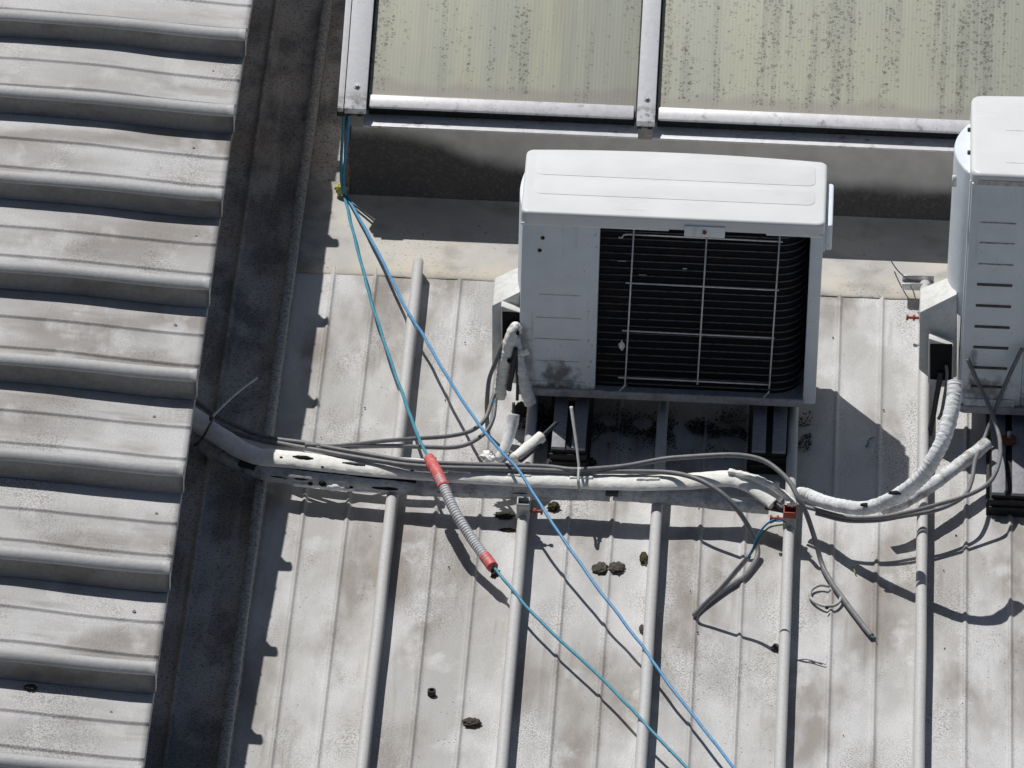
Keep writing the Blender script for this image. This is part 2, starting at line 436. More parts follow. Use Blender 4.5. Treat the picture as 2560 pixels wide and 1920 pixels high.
def slab(name, outline, z0, z1, bev, mat, parent=None, steps=4, bow=0.0, world=True):
    """closed outline (ccw) extruded from z0 to z1 with a rounded top edge"""
    n = len(outline)
    O = [Vector(p) for p in outline]
    N = []
    for i in range(n):
        a, b = O[i] - O[i - 1], O[(i + 1) % n] - O[i]
        na, nb = Vector((a.y, -a.x)).normalized(), Vector((b.y, -b.x)).normalized()
        q = (na + nb)
        N.append(q / max(0.3, 1 + na.dot(nb)))
    rings = [(z0, 0.0)] + [(z1 - bev + bev * math.sin(PI / 2 * k / steps), bev * (1 - math.cos(PI / 2 * k / steps))) for k in range(steps + 1)]
    V, F = [], []
    for z, d in rings: V += [(O[i].x - N[i].x * d, O[i].y - N[i].y * d, z) for i in range(n)]
    for j in range(len(rings) - 1):
        for i in range(n):
            i2 = (i + 1) % n
            F.append((j * n + i, j * n + i2, (j + 1) * n + i2, (j + 1) * n + i))
    F.append(tuple((len(rings) - 1) * n + i for i in range(n)))
    F.append(tuple(range(n - 1, -1, -1)))
    me = bpy.data.meshes.new(name); me.from_pydata(V, [], F); me.update()
    auto_smooth(me, 50)
    return link(name, me, mat, parent, world)

def rrect(x0, x1, y0, y1, r, seg=5, bow_back=0.0):
    out = []
    for cx, cy, a0 in ((x1 - r, y0 + r, -PI / 2), (x1 - r, y1 - r, 0), (x0 + r, y1 - r, PI / 2), (x0 + r, y0 + r, PI)):
        for k in range(seg + 1):
            a = a0 + PI / 2 * k / seg
            out.append((cx + r * math.cos(a), cy + r * math.sin(a)))
        if bow_back and a0 == 0:
            for k in range(1, 12):
                t = k / 12
                out.append((x1 - r + (x0 - x1 + 2 * r) * t, y1 + bow_back * (1 - (2 * t - 1) ** 2)))
    return out

def prism_y(name, poly, y0, y1, mat, parent=None, bev=0.003):
    """polygon given in x,z extruded along y"""
    bm = bmesh.new()
    a = [bm.verts.new((x, y0, z)) for x, z in poly]
    b = [bm.verts.new((x, y1, z)) for x, z in poly]
    n = len(poly)
    bm.faces.new(a); bm.faces.new(b[::-1])
    for i in range(n): bm.faces.new((a[i], b[i], b[(i + 1) % n], a[(i + 1) % n]))
    bmesh.ops.recalc_face_normals(bm, faces=bm.faces)
    if bev: bmesh.ops.bevel(bm, geom=list(bm.edges), offset=bev, segments=2, affect='EDGES', profile=0.5)
    me = bpy.data.meshes.new(name); bm.to_mesh(me); bm.free()
    auto_smooth(me)
    return link(name, me, mat, parent)

def lean(o, k, z0):
    ymin = min(v.co.y for v in o.data.vertices)
    for v in o.data.vertices:
        if v.co.y < ymin + 0.008 and v.co.z > z0: v.co.y += (v.co.z - z0) * k

def lump(name, c, r, mat, parent=None, seed=0, amp=0.5, sub=3, squash=(1, 1, 0.6), fr=1.0):
    bm = bmesh.new()
    bmesh.ops.create_icosphere(bm, subdivisions=sub, radius=1)
    for v in bm.verts:
        d = v.co.normalized()
        k = 1 + amp * noise.fractal(d * 2.2 * fr + Vector((seed * 3.1, seed, 0)), 1.0, 2.0, 5)
        v.co = Vector((c[0] + d.x * k * r * squash[0], c[1] + d.y * k * r * squash[1], c[2] + d.z * k * r * squash[2]))
    me = bpy.data.meshes.new(name); bm.to_mesh(me); bm.free()
    for p in me.polygons: p.use_smooth = True
    return link(name, me, mat, parent)

def disc(name, c, r, axis, th, mat, parent=None, seg=12, hole=0.0, world=True):
    ax = Vector(axis).normalized()
    c = Vector(c)
    return tube(name, [c, c + ax * th], r, mat, parent, seg=seg, straight=True, smooth=False, world=world)

# ------------------------------------------------------------------ LOWER ROOF: standing-seam sheets
SP = 0.344
RX = [-0.625 + SP * k for k in range(0, 12)]
Y0, YSEAM = -8.2, 0.54
lower = bpy.data.objects.new('lower_roof', None)
COL.objects.link(lower)
tag(lower, kind='structure')

def pan_profile(w):
    pts = [0.0]
    for c in (w / 3, 2 * w / 3):
        for k in range(-4, 5):
            pts.append(c + k * 0.0023)
        pts += [c - 0.016, c + 0.016]
    pts += [w * q for q in (0.06, 0.12, 0.18, 0.24, 0.42, 0.5, 0.58, 0.76, 0.82, 0.88, 0.94)] + [w]
    return sorted(pts)

def pan_h(u, w):
    for c in (w / 3, 2 * w / 3):
        d = abs(u - c)
        if d < 0.0092: return 0.0068 * (0.5 + 0.5 * math.cos(PI * d / 0.0092))
    return 0.0

def dents(x, y, s):
    v = Vector((x * 5.0 + s, y * 2.2, s * 0.7))
    return 0.0048 * noise.noise(v) + 0.0016 * noise.noise(v * 2.6)

for k in range(len(RX) - 1):
    us = pan_profile(SP)
    ys = [Y0 + (YSEAM + 0.02 - Y0) * i / 270 for i in range(271)]
    V, F = [], []
    for y in ys:
        for u in us:
            x = RX[k] + u
            e = min(1, min(u, SP - u) / 0.03)
            V.append((x, y, pan_h(u, SP) + dents(x, y, k * 1.3) * e))
    m = len(us)
    for j in range(len(ys) - 1):
        for i in range(m - 1): F.append((j * m + i, j * m + i + 1, (j + 1) * m + i + 1, (j + 1) * m + i))
    me_obj('roof_panel', V, F, 'roof', lower)

RIBSEC = [(-0.015, 0.0015), (-0.012, 0.006), (-0.0100, 0.014), (-0.0090, 0.026), (-0.0085, 0.038)]
cb, rb = 0.0525, 0.0145
for k in range(0, 13):
    a = math.radians(230 - (230 + 50) * k / 12)
    RIBSEC.append((rb * math.cos(a), cb + rb * math.sin(a)))
RIBSEC += [(-x, z) for x, z in RIBSEC[:5][::-1]]

def rib(xc, y0, y1, mat, parent, tip=True, h=1.0, seed=0):
    n = max(4, int((y1 - y0) / 0.04))
    ys = [y0 + (y1 - y0) * i / n for i in range(n + 1)]
    sc = [1.0] * (n + 1)
    if tip:
        ys += [y1 + 0.012, y1 + 0.024, y1 + 0.034]
        sc += [0.8, 0.45, 0.05]
    V, F = [], []
    m = len(RIBSEC)
    for j, y in enumerate(ys):
        wob = 0.0012 * noise.noise(Vector((seed * 2.7, y * 3.0, 0)))
        for (x, z) in RIBSEC:
            s = sc[j]
            V.append((xc + wob + x * s, y, z * h * (s if s < 1 else 1)))
    for j in range(len(ys) - 1):
        for i in range(m - 1): F.append((j * m + i, j * m + i + 1, (j + 1) * m + i + 1, (j + 1) * m + i))
    F.append(tuple(range(m)))
    return me_obj('seam_rib', V, [f[::-1] for f in F], mat, parent)

for k, x in enumerate(RX):
    rib(x, Y0, 3.2 if k == 0 else YSEAM - 0.012, 'rib_dirty' if k == 0 else 'rib', lower, tip=(k > 0), h=0.8 if k == 0 else 1.0, seed=k)

# apron sheet between the panels and the skylight curb, lapping over the panel ends
V, F = [], []
nx, ny = 160, 14
for j in range(ny + 1):
    for i in range(nx + 1):
        x = -0.622 + (3.2 + 0.622) * i / nx
        ye = YSEAM - 0.012 + 0.006 * noise.noise(Vector((x * 9, 0, 0)))
        t = j / ny
        y = ye + (0.985 - ye) * t
        z = 0.0062 + 0.0016 * noise.noise(Vector((x * 4, y * 4, 3)))
        if j == 0: z = 0.0015
        if j == 1: y = ye + 0.004
        if t > 0.9: z += 0.02 * ((t - 0.9) / 0.1) ** 2
        V.append((x, y, z))
for j in range(ny):
    for i in range(nx):
        a = j * (nx + 1) + i
        F.append((a, a + 1, a + nx + 2, a + nx + 1))
me_obj('apron_sheet', V, F, 'apron', lower)
# dark sheet left of the skylight, beside the apron
V = [(-0.63, 0.5, 0.004), (-0.52, 0.93, 0.004), (-0.52, 3.2, 0.004), (-0.63, 3.2, 0.004)]
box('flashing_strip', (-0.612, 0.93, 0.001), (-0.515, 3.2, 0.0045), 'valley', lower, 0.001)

g = me_obj('ground', [(-150, -150, -6.0), (150, -150, -6.0), (150, 150, -6.0), (-150, 150, -6.0)], [(0, 1, 2, 3)], 'ground', None, False)  # unseen plane far below, added to bounce light onto upright faces
tag(g, kind='structure')
# ------------------------------------------------------------------ VALLEY between the two roofs
valley = bpy.data.objects.new('valley_gutter', None)
COL.objects.link(valley)
tag(valley, kind='structure')
prof = [(-1.10, 0.004), (-0.90, 0.003), (-0.79, 0.002), (-0.780, 0.001), (-0.777, 0.016), (-0.770, 0.019), (-0.764, 0.014), (-0.761, 0.001), (-0.70, -0.002), (-0.66, -0.002), (-0.640, 0.003), (-0.612, 0.0005)]
V, F = [], []
NYV = 260
for j in range(NYV + 1):
    y = -8.2 + 11.6 * j / NYV
    for x, z in prof: V.append((x + 0.0015 * noise.noise(Vector((y * 4, 1, 0))), y, z + 0.0025 * noise.noise(Vector((x * 7, y * 3.5, 9)))))
m = len(prof)
for j in range(NYV):
    for i in range(m - 1): F.append((j * m + i, j * m + i + 1, (j + 1) * m + i + 1, (j + 1) * m + i))
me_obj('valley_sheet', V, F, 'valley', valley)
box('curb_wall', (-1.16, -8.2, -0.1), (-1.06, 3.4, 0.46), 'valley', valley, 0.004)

# ------------------------------------------------------------------ UPPER ROOF: ribs run across, its eave overhangs the valley
XE = -0.765
upper = bpy.data.objects.new('upper_roof', None)
COL.objects.link(upper)
tag(upper, kind='structure')
DZ = [(0, 0), (0.05, 0.001), (0.10, 0.004), (0.15, 0.0078), (0.20, 0.012), (0.25, 0.016), (0.30, 0.0195), (0.37, 0.0245), (0.45, 0.0285), (0.6, 0.034), (0.9, 0.04), (2.6, 0.07)]
def dzf(t):
    for (a, b), (c, d) in zip(DZ, DZ[1:]):
        if t <= c:
            u = (t - a) / (c - a)
            return b + (d - b) * u
    return DZ[-1][1]
def ubase(y): return 0.63 if y > 0.1 else 0.63 + 0.058 * (y - 0.1)
US = 0.4125
UY = [0.598 - US * k for k in range(-7, 21)]
xs = [XE - 0.9 * i / 60 for i in range(61)] + [XE - 0.9 - 1.7 * i / 20 for i in range(1, 21)]
for k in range(len(UY) - 1):
    y1, y0 = UY[k], UY[k + 1]
    us = pan_profile(US)
    V, F = [], []
    m = len(us)
    xl = [(XE, -0.028)] + [(x, 0.0) for x in xs]
    for x, lip in xl:
        t = XE - x
        for u in us:
            y = y0 + u
            e = min(1, min(u, US - u) / 0.03)
            wave = 0.0008 * math.sin(t * 22 + 2 * noise.noise(Vector((u * 7, k, 0)))) * math.exp(-((t - 0.24) / 0.14) ** 2)
            V.append((x, y, ubase(y) + dzf(t) + pan_h(u, US) + (dents(y, x, k * 1.9 + 30) + wave) * e + lip))
    for j in range(len(xl) - 1):
        for i in range(m - 1): F.append((j * m + i, j * m + i + 1, (j + 1) * m + i + 1, (j + 1) * m + i))
    pn = me_obj('roof_panel', V, [f[::-1] for f in F], 'uroof', upper)
    for fx, fu in ((0.055 + 0.02 * ((k * 7) % 3), 0.76),):
        yy = y0 + US * fu
        zz = ubase(yy) + dzf(fx)
        tube('fixing', [(XE - fx, yy, zz - 0.003), (XE - fx, yy, zz + 0.0022)], 0.0048, 'clip', pn, 10, straight=True, smooth=False)
        tube('fixing', [(XE - fx, yy, zz + 0.0022), (XE - fx, yy, zz + 0.0042)], 0.0024, 'clip', pn, 6, straight=True, smooth=False)
UWEB = [(-0.016, 0.001), (-0.013, 0.004), (-0.0110, 0.012), (-0.0100, 0.026), (-0.0095, 0.040), (-0.0095, 0.0485)]
UWEB += [(-x, z) for x, z in UWEB[::-1]]
UCAP = [(-0.0098, 0.0455), (-0.0190, 0.0470), (-0.0222, 0.0490), (-0.0225, 0.0515), (-0.0205, 0.0560), (-0.0165, 0.0605), (-0.0115, 0.0640), (-0.0055, 0.0664), (0.0, 0.0672)]
UCAP += [(-x, z) for x, z in UCAP[:-1][::-1]]
def usweep(name, sec, yk, k, xr, mat, parent):
    V, F = [], []
    m = len(sec)
    for x in xr:
        for (u, z) in sec:
            V.append((x, yk + u + 0.001 * noise.noise(Vector((x * 5, k, 0))), ubase(yk) + dzf(XE - x) + z * (1.08 + 0.10 * max(0.0, 1 - (XE - x) / 0.5)) + 0.0008 * noise.noise(Vector((x * 9, k * 2, 4)))))
    for j in range(len(xr) - 1):
        for i in range(m - 1): F.append((j * m + i, j * m + i + 1, (j + 1) * m + i + 1, (j + 1) * m + i))
    F.append(tuple(range(m)))
    return me_obj(name, V, F, mat, parent)
for k, yk in enumerate(UY):
    o = usweep('seam_rib', UWEB, yk, k, [XE + 0.003] + xs[1:], 'urib_shade', upper)
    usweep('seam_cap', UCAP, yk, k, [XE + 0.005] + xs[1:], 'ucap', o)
    # pale closer plate in the open end of the rib
    box('rib_closer', (XE + 0.0052, yk - 0.012, ubase(yk) + 0.004), (XE + 0.0062, yk + 0.004, ubase(yk) + 0.058), 'frame', o, 0.0005)

# ------------------------------------------------------------------ SKYLIGHT on its curb
SB = math.radians(27)
EY, EZ = 0.905, 0.318            # foot of the glazing slope
def sk(x, s, n=0.0):             # along the slope s, off the slope n
    return Vector((x, EY + s * math.cos(SB) - n * math.sin(SB), EZ + s * math.sin(SB) + n * math.cos(SB)))
def slope_box(name, x0, x1, s0, s1, n0, n1, mat, parent, bev=0.002):
    o = box(name, (x0, s0, n0), (x1, s1, n1), mat, None, bev)
    for v in o.data.vertices: v.co = sk(v.co.x, v.co.y, v.co.z)
    o.parent = parent
    o.matrix_parent_inverse = Matrix.Translation(-parent.location)
    return o
skl = thing('skylight', 'sloped skylight of greenish lichen-spotted panels in white bars above the curb', 'skylight', (0.4, 0.95, 0))
panes = [(-0.445, 0.287), (0.345, 1.62), (1.68, 2.95)]
for a, b in panes:
    slope_box('glazing_panel', a - 0.012, b + 0.012, 0.015, 1.6, -0.012, 0.0, 'glazing', skl, 0.001)
    # lower edge: pale nosing, black groove, thin lower lip
    slope_box('eave_nosing', a + 0.004, b - 0.004, -0.012, 0.03, 0.002, 0.014, 'frame', skl, 0.005)
    box('eave_groove', (a + 0.002, EY + 0.012, EZ - 0.034), (b - 0.002, EY + 0.03, EZ + 0.004), 'black', skl)
    box('eave_lip', (a - 0.01, EY - 0.052, EZ - 0.040), (b + 0.01, EY + 0.03, EZ - 0.033), 'frame', skl, 0.002)
    slope_box('edge_seal', a - 0.004, a + 0.0005, -0.01, 1.6, -0.005, 0.012, 'black', skl, 0)
    slope_box('edge_seal', b - 0.0005, b + 0.004, -0.01, 1.6, -0.005, 0.012, 'black', skl, 0)
for a, b in ((-0.508, -0.449), (0.291, 0.341), (1.624, 1.676), (2.954, 3.01)):
    bar = slope_box('glazing_bar', a, b, -0.03, 1.62, 0.0, 0.026, 'bar', skl, 0.002)
    c = (a + b) / 2
    for s in (0.045, 0.75, 1.4):
        p = sk(c, s, 0.026); nrm = sk(c, s, 1.0) - sk(c, s, 0.0)
        w_ = tube('bolt', [p, p + nrm * 0.0025], 0.009, 'steel', bar, seg=14, straight=True, smooth=False)
        tube('bolt', [p + nrm * 0.0025, p + nrm * 0.0065], 0.0055, 'steel', bar, seg=6, straight=True, smooth=False)
    for dx in (-0.017, 0.012):
        q = sk(c + dx, -0.027, -0.004)
        box('gasket_end', (q.x - 0.006, q.y - 0.004, q.z - 0.006), (q.x + 0.006, q.y + 0.012, q.z + 0.002), 'black', skl, 0.001)
slope_box('side_trim', -0.527, -0.511, -0.025, 1.62, 0.0, 0.018, 'bar', skl, 0.001)
slope_box('side_trim', -0.530, -0.508, -0.02, 1.62, -0.03, -0.002, 'black', skl, 0.001)
box('eave_rail', (-0.50, EY + 0.015, EZ - 0.07), (2.98, EY + 0.09, EZ - 0.041), 'fascia', skl, 0.003)
# curb: short fascia, drip line, hollow stained face running into the apron
prof = [(0.940, 0.262), (0.941, 0.25), (0.944, 0.235), (0.952, 0.19), (0.958, 0.13), (0.958, 0.07), (0.955, 0.03), (0.949, 0.006)]
V, F = [], []
NX = 150
for i in range(NX + 1):
    x = -0.492 + (2.98 + 0.492) * i / NX
    for (y, z) in prof:
        V.append((x, y + 0.003 * noise.noise(Vector((x * 5, z * 8, 1))), z))
m = len(prof)
for i in range(NX):
    for j in range(m - 1): F.append((i * m + j, i * m + j + 1, (i + 1) * m + j + 1, (i + 1) * m + j))
me_obj('curb_face', V, F, 'upstand', skl)
box('curb_fascia', (-0.495, 0.926, 0.236), (2.98, 0.94, 0.277), 'fascia', skl, 0.003)
q = sk(-0.493, 1.58, -0.035)
V = [(-0.493, 0.95, 0.0), (-0.493, 0.935, 0.275), tuple(q), (-0.493, q.y, 0.0)]
me_obj('side_cheek', V, [(0, 1, 2, 3)], 'valley', skl, False)
box('curb_core', (-0.512, 0.945, 0.003), (-0.4945, 1.0, 0.285), 'core', skl, 0.002)
box('dark_lining', (-0.48, 1.02, 0.01), (2.9, 1.06, 0.27), 'void', skl)

# ------------------------------------------------------------------ AIR CONDITIONER 1 (rear side faces us)
AX0, AX1, AYF, AYB, AZ0, AZ1 = 0.0186, 0.8110, -0.2223, 0.1003, 0.118, 0.668
ac = thing('air_conditioner', 'white outdoor air conditioner with black coil behind a wire guard, standing in the middle', 'air conditioner', (0.415, -0.06, 0.075))
zl = AZ1 - 0.035
bx0, bx1 = AX0 + 0.004, AX1 - 0.004
# cabinet sheets
def sheet(lo, hi, name='cabinet_panel', mat='ac', par=None, bev=0.0015):
    return box(name, lo, hi, mat, par or ac, bev)
XP = 0.2265
rear = sheet((bx0, AYF, AZ0 + 0.004), (XP, AYF + 0.012, zl + 0.004), 'rear_panel', bev=0.004)
sheet((bx0, AYF + 0.0125, AZ0 + 0.004), (bx0 + 0.010, AYB, zl + 0.004), 'side_panel')
sheet((XP - 0.008, AYF + 0.0125, AZ0 + 0.004), (XP - 0.002, AYF + 0.06, zl + 0.004), 'coil_flange')
sheet((0.7735, AYF, AZ0 - 0.004), (bx1, AYF + 0.012, zl + 0.004), 'corner_post', bev=0.004)
sheet((bx1 - 0.010, AYF + 0.0125, AZ0), (bx1, AYB, zl + 0.004), 'side_panel')
sheet((bx0 + 0.0105, AYB - 0.012, AZ0), (bx1 - 0.0105, AYB, zl + 0.004), 'front_panel')
box('dark_lining', (XP, AYF + 0.16, AZ0 + 0.01), (bx1 - 0.011, AYF + 0.17, zl), 'void', ac)
box('dark_lining', (XP, AYF + 0.05, zl - 0.002), (bx1 - 0.011, AYF + 0.16, zl + 0.004), 'void', ac)
# top cover with bowed far edge, lip and two shallow pressed fields
cover = slab('top_cover', rrect(AX0, AX1, AYF - 0.008, AYB, 0.022, 6, 0.016), zl, AZ1, 0.009, 'actop', ac, 5)
for (y0, y1) in ((-0.135, -0.055), (-0.035, 0.075)):
    o = rrect(AX0 + 0.03, AX1 - 0.03, y0, y1, 0.02, 5)
    slab('pressed_field', o, AZ1 - 0.001, AZ1 + 0.0012, 0.0011, 'actop', cover, 3)
tab = box('bracket_tab', (0.445, AYF - 0.0125, 0.616), (0.551, AYF - 0.0085, 0.648), 'ac', ac, 0.0015)
tube('screw', [(0.498, AYF - 0.0125, 0.632), (0.498, AYF - 0.016, 0.632)], 0.0055, 'rust', tab, straight=True, smooth=False)
box('cover_gap', (bx0 + 0.012, AYF - 0.0012, zl - 0.0016), (XP, AYF + 0.002, zl + 0.002), 'slot', ac)
box('cover_skirt', (0.020, AYF - 0.0075, zl - 0.006), (0.405, AYF - 0.0045, zl + 0.001), 'ac', ac, 0.001)
box('cover_skirt', (0.658, AYF - 0.0075, zl - 0.006), (0.806, AYF - 0.0045, zl + 0.001), 'ac', ac, 0.001)
# pressed lines on the rear panel, screws, rust holes
for z, f, w in ((0.415, 'slotfaint', 0.11), (0.345, 'slotfaint', 0.12), (0.28, 'slotfaint', 0.12), (0.213, 'slotfaint', 0.115), (0.150, 'slotfaint', 0.15)):
    box('pressed_line', (0.125 - w / 2, AYF - 0.0014, z - 0.0007), (0.125 + w / 2, AYF + 0.001, z + 0.0007), f, rear, 0.0005)
for x, z in ((0.214, 0.60), (0.218, 0.565), (0.205, 0.28), (0.215, 0.265), (0.213, 0.215), (0.208, 0.20)):
    tube('screw', [(x, AYF + 0.001, z), (x, AYF - 0.002, z)], 0.003, 'steel', rear, seg=8, straight=True, smooth=False)
for x, z in ((0.077, 0.586), (0.070, 0.548)):
    tube('rust_hole', [(x, AYF + 0.001, z), (x, AYF - 0.001, z)], 0.0058, 'rust', rear, seg=12, straight=True, smooth=False)
    tube('rust_hole', [(x + 0.002, AYF + 0.001, z + 0.001), (x + 0.002, AYF - 0.0016, z + 0.001)], 0.0032, 'void', rear, seg=10, straight=True, smooth=False)
# coil: fin block that turns the corner on the right, with a tube row
def coil_path(off=0.0, xa=XP, xb=0.69, yc=AYF + 0.022, R=0.075, ye=AYF + 0.155):
    P = [Vector((xa, yc - off, 0)), Vector(((xa + xb) / 2, yc - off, 0))]
    for k in range(9):
        a = -PI / 2 + PI / 2 * k / 8
        P.append(Vector((xb + (R + off) * math.cos(a), yc + R + (R + off) * math.sin(a), 0)))
    P.append(Vector((xb + R + off, ye, 0)))
    return P
cz0, cz1 = AZ0 + 0.012, zl + 0.002
pa = coil_path()
V = [(p.x, p.y, z) for z in (cz0, cz1) for p in pa]
n = len(pa)
coil = me_obj('coil', V, [(i, i + 1, n + i + 1, n + i) for i in range(n - 1)], 'coil', ac)
pt = coil_path(0.0016)
nt = 23
for k in range(nt):
    z = cz0 + 0.012 + (cz1 - cz0 - 0.02) * k / (nt - 1)
    tube('coil_tube', [Vector((p.x, p.y, z)) for p in pt], 0.0021, 'tube', coil, seg=6, straight=True)
# wire guard
yg = AYF - 0.004
for x0, x1, za, zb in ((0.314, 0.305, 0.630, 0.152), (0.504, 0.495, 0.612, 0.163), (0.694, 0.684, 0.628, 0.160)):
    tube('guard_wire', [(x0, yg, za), (x1, yg, zb)], 0.0021, 'wire', ac, seg=8, straight=True)
for z, xa, xb in ((0.607, 0.292, 0.702), (0.460, 0.297, 0.698), (0.314, 0.292, 0.692), (0.170, 0.286, 0.687)):
    tube('guard_wire', [(xa, yg + 0.004, z + 0.001), (xb, yg + 0.004, z - 0.001)], 0.0021, 'wire', ac, seg=8, straight=True)
tube('guard_hook', [(0.298, yg + 0.004, 0.607), (0.288, yg + 0.004, 0.606), (0.283, yg, 0.599), (0.275, yg, 0.600)], 0.0021, 'wire', ac, seg=8, straight=True)
for x in (0.305, 0.684):
    tube('guard_hook', [(x, yg, 0.152), (x - 0.001, yg, 0.148), (x - 0.014, yg, 0.132)], 0.0021, 'wire', ac, seg=8, straight=True)
# a scrap of white fluff caught in the coil and a few bent fins
lump('caught_fluff', (0.292, AYF + 0.016, 0.26), 0.010, 'white_ins', coil, 3, 0.9, 2, (0.8, 0.3, 1.3))
for x, z, l in ((0.285, 0.515, 0.022), (0.34, 0.475, 0.02), (0.45, 0.50, 0.012), (0.305, 0.135, 0.012)):
    box('bent_fin', (x - l / 2, AYF + 0.0195, z - 0.001), (x + l / 2, AYF + 0.0215, z + 0.001), 'steel', coil)
# base pan with turned lip
pan = slab('base_pan', rrect(AX0 + 0.002, bx1 - 0.028, AYF - 0.006, AYB + 0.004, 0.012, 4), AZ0 - 0.010, AZ0 + 0.012, 0.004, 'basepan', ac, 3)
box('base_flange', (AX0 + 0.02, AYF + 0.02, AZ0 - 0.016), (bx1 - 0.03, AYB - 0.02, AZ0 - 0.0102), 'void', ac)
box('panel_foot', (XP - 0.012, AYF - 0.0095, AZ0 - 0.006), (XP + 0.022, AYF - 0.0062, AZ0 + 0.016), 'basepan', ac, 0.001)
# right-hand carry handle, left rounded side moulding, valve cover
slab('side_handle', rrect(AX1 + 0.0, AX1 + 0.019, -0.19, 0.03, 0.009, 4), 0.568, 0.672 - 0.03, 0.004, 'ac', ac, 3)
box('handle_recess', (bx1, -0.185, 0.56), (bx1 + 0.006, 0.02, 0.64), 'ac', ac, 0.001)
D1 = [(bx0 + 0.002, -0.19)] + [(bx0 - 0.013 * math.sin(PI * k / 14), -0.19 + 0.24 * k / 14) for k in range(1, 14)] + [(bx0 + 0.002, 0.05)]
slab('side_moulding', D1[::-1], 0.34, 0.645, 0.004, 'ac', ac, 3)
vp = [(-0.0518, -0.1850, 0.3512), (0.0197, -0.1850, 0.3928), (0.0264, -0.1850, 0.1117), (-0.0129, -0.1850, 0.1183), (-0.0477, -0.1850, 0.1659)]
vc = prism_y('valve_cover', [(p[0], p[2]) for p in vp], -0.185, -0.04, 'valve', ac, 0.004)
lean(vc, 0.36, (-0.0271, -0.2050, 0.3694)[2])
hp = [(-0.0271, -0.2050, 0.3694), (0.0248, -0.2050, 0.3513), (0.0295, -0.2050, 0.1513), (-0.0225, -0.2050, 0.1671)]
prism_y('pipe_hood', [(p[0], p[2]) for p in hp], -0.215, -0.1855, 'valve', vc, 0.003)
hp = [(-0.0229, -0.2180, 0.3529), (0.0243, -0.2180, 0.3529), (0.0288, -0.2180, 0.1616), (-0.0190, -0.2180, 0.1788)]
prism_y('pipe_opening', [(p[0], p[2]) for p in hp], -0.2165, -0.2152, 'void', vc, 0.0)

# ------------------------------------------------------------------ AIR CONDITIONER 2 at the right edge
BX0, BX1, BYF, BYB, BZ0, BZ1 = 1.176, 2.10, -0.2085, 0.205, 0.118, 0.831
a2 = thing('air_conditioner', 'taller pale air conditioner with pressed louvre lines, cut by the right edge', 'air conditioner', (1.6, 0.0, 0.075))
z2 = BZ1 - 0.036
def sh2(lo, hi, name, bev=0.002, mat='ac2', par=None): return box(name, lo, hi, mat, par or a2, bev)
XP2 = 1.345
rear2 = sh2((BX0 + 0.008, BYF, BZ0 + 0.01), (XP2, BYF + 0.012, z2 + 0.004), 'rear_panel', 0.004)
sh2((BX0 + 0.004, BYF + 0.0125, BZ0), (BX0 + 0.014, BYB - 0.02, z2 + 0.004), 'side_panel')
sh2((XP2 + 0.0005, BYF + 0.004, BZ0 + 0.01), (XP2 + 0.02, BYF + 0.012, z2 + 0.004), 'coil_flange')
sh2((BX0 + 0.02, BYB - 0.03, BZ0), (BX1 - 0.02, BYB - 0.012, z2 + 0.004), 'front_panel')
sh2((BX1 - 0.04, BYF, BZ0), (BX1 - 0.004, BYF + 0.012, z2 + 0.004), 'corner_post')
sh2((BX1 - 0.014, BYF + 0.0125, BZ0), (BX1 - 0.004, BYB - 0.02, z2 + 0.004), 'side_panel')
box('coil', (XP2 + 0.02, BYF + 0.02, BZ0 + 0.012), (BX1 - 0.04, BYF + 0.03, z2 + 0.003), 'coil', a2)
for k in range(26):
    z = BZ0 + 0.03 + 0.64 * k / 25
    tube('coil_tube', [(XP2 + 0.02, BYF + 0.018, z), (BX1 - 0.04, BYF + 0.018, z)], 0.0026, 'tube', a2, seg=6, straight=True)
for x in (1.42, 1.65, 1.88):
    tube('guard_wire', [(x, BYF - 0.003, BZ0 + 0.02), (x, BYF - 0.003, z2)], 0.0022, 'wire', a2, seg=6, straight=True)
for z in (0.2, 0.35, 0.5, 0.65):
    tube('guard_wire', [(XP2 + 0.005, BYF - 0.006, z), (BX1 - 0.02, BYF - 0.006, z)], 0.0022, 'wire', a2, seg=6, straight=True)
cov2 = slab('top_cover', rrect(BX0 + 0.004, BX1, BYF - 0.006, BYB, 0.03, 6, 0.016), z2, BZ1, 0.012, 'actop', a2, 5)
box('lip_dirt', (1.20, BYF - 0.0075, z2 + 0.004), (1.37, BYF - 0.0065, z2 + 0.018), 'slotfaint', cov2)
for y in (-0.15, 0.02):
    box('pressed_line', (1.27, y - 0.001, BZ1 - 0.001), (2.0, y + 0.001, BZ1 + 0.0006), 'slotfaint', cov2, 0.0003)
for z, f in ((0.683, 'slotfaint'), (0.622, 'slotfaint'), (0.558, 'slotfaint'), (0.496, 'slot'), (0.432, 'slot'), (0.368, 'slot'), (0.305, 'slot'), (0.243, 'slot'), (0.185, 'slot')):
    th = 0.0014 if f == 'slotfaint' else 0.0034
    box('louvre', (1.213, BYF - 0.003, z - th), (1.305, BYF + 0.001, z + th), f, rear2, 0.001)
sh2((1.196, BYF - 0.004, BZ0 - 0.002), (1.33, BYF - 0.0005, BZ0 + 0.03), 'panel_skirt', 0.002)
slab('base_pan', rrect(BX0 + 0.01, BX1 - 0.01, BYF - 0.008, BYB - 0.01, 0.012, 4), BZ0 - 0.012, BZ0 + 0.009, 0.004, 'basepan', a2, 3)
box('base_flange', (BX0 + 0.03, BYF + 0.02, BZ0 - 0.02), (BX1 - 0.03, BYB - 0.03, BZ0 - 0.0125), 'void', a2)
for x, z in ((1.352, 0.30), (1.355, 0.165), (1.355, 0.15), (1.353, 0.55)):
    tube('screw', [(x, BYF + 0.005, z), (x, BYF + 0.0005, z)], 0.004, 'steel', a2, seg=10, straight=True, smooth=False)
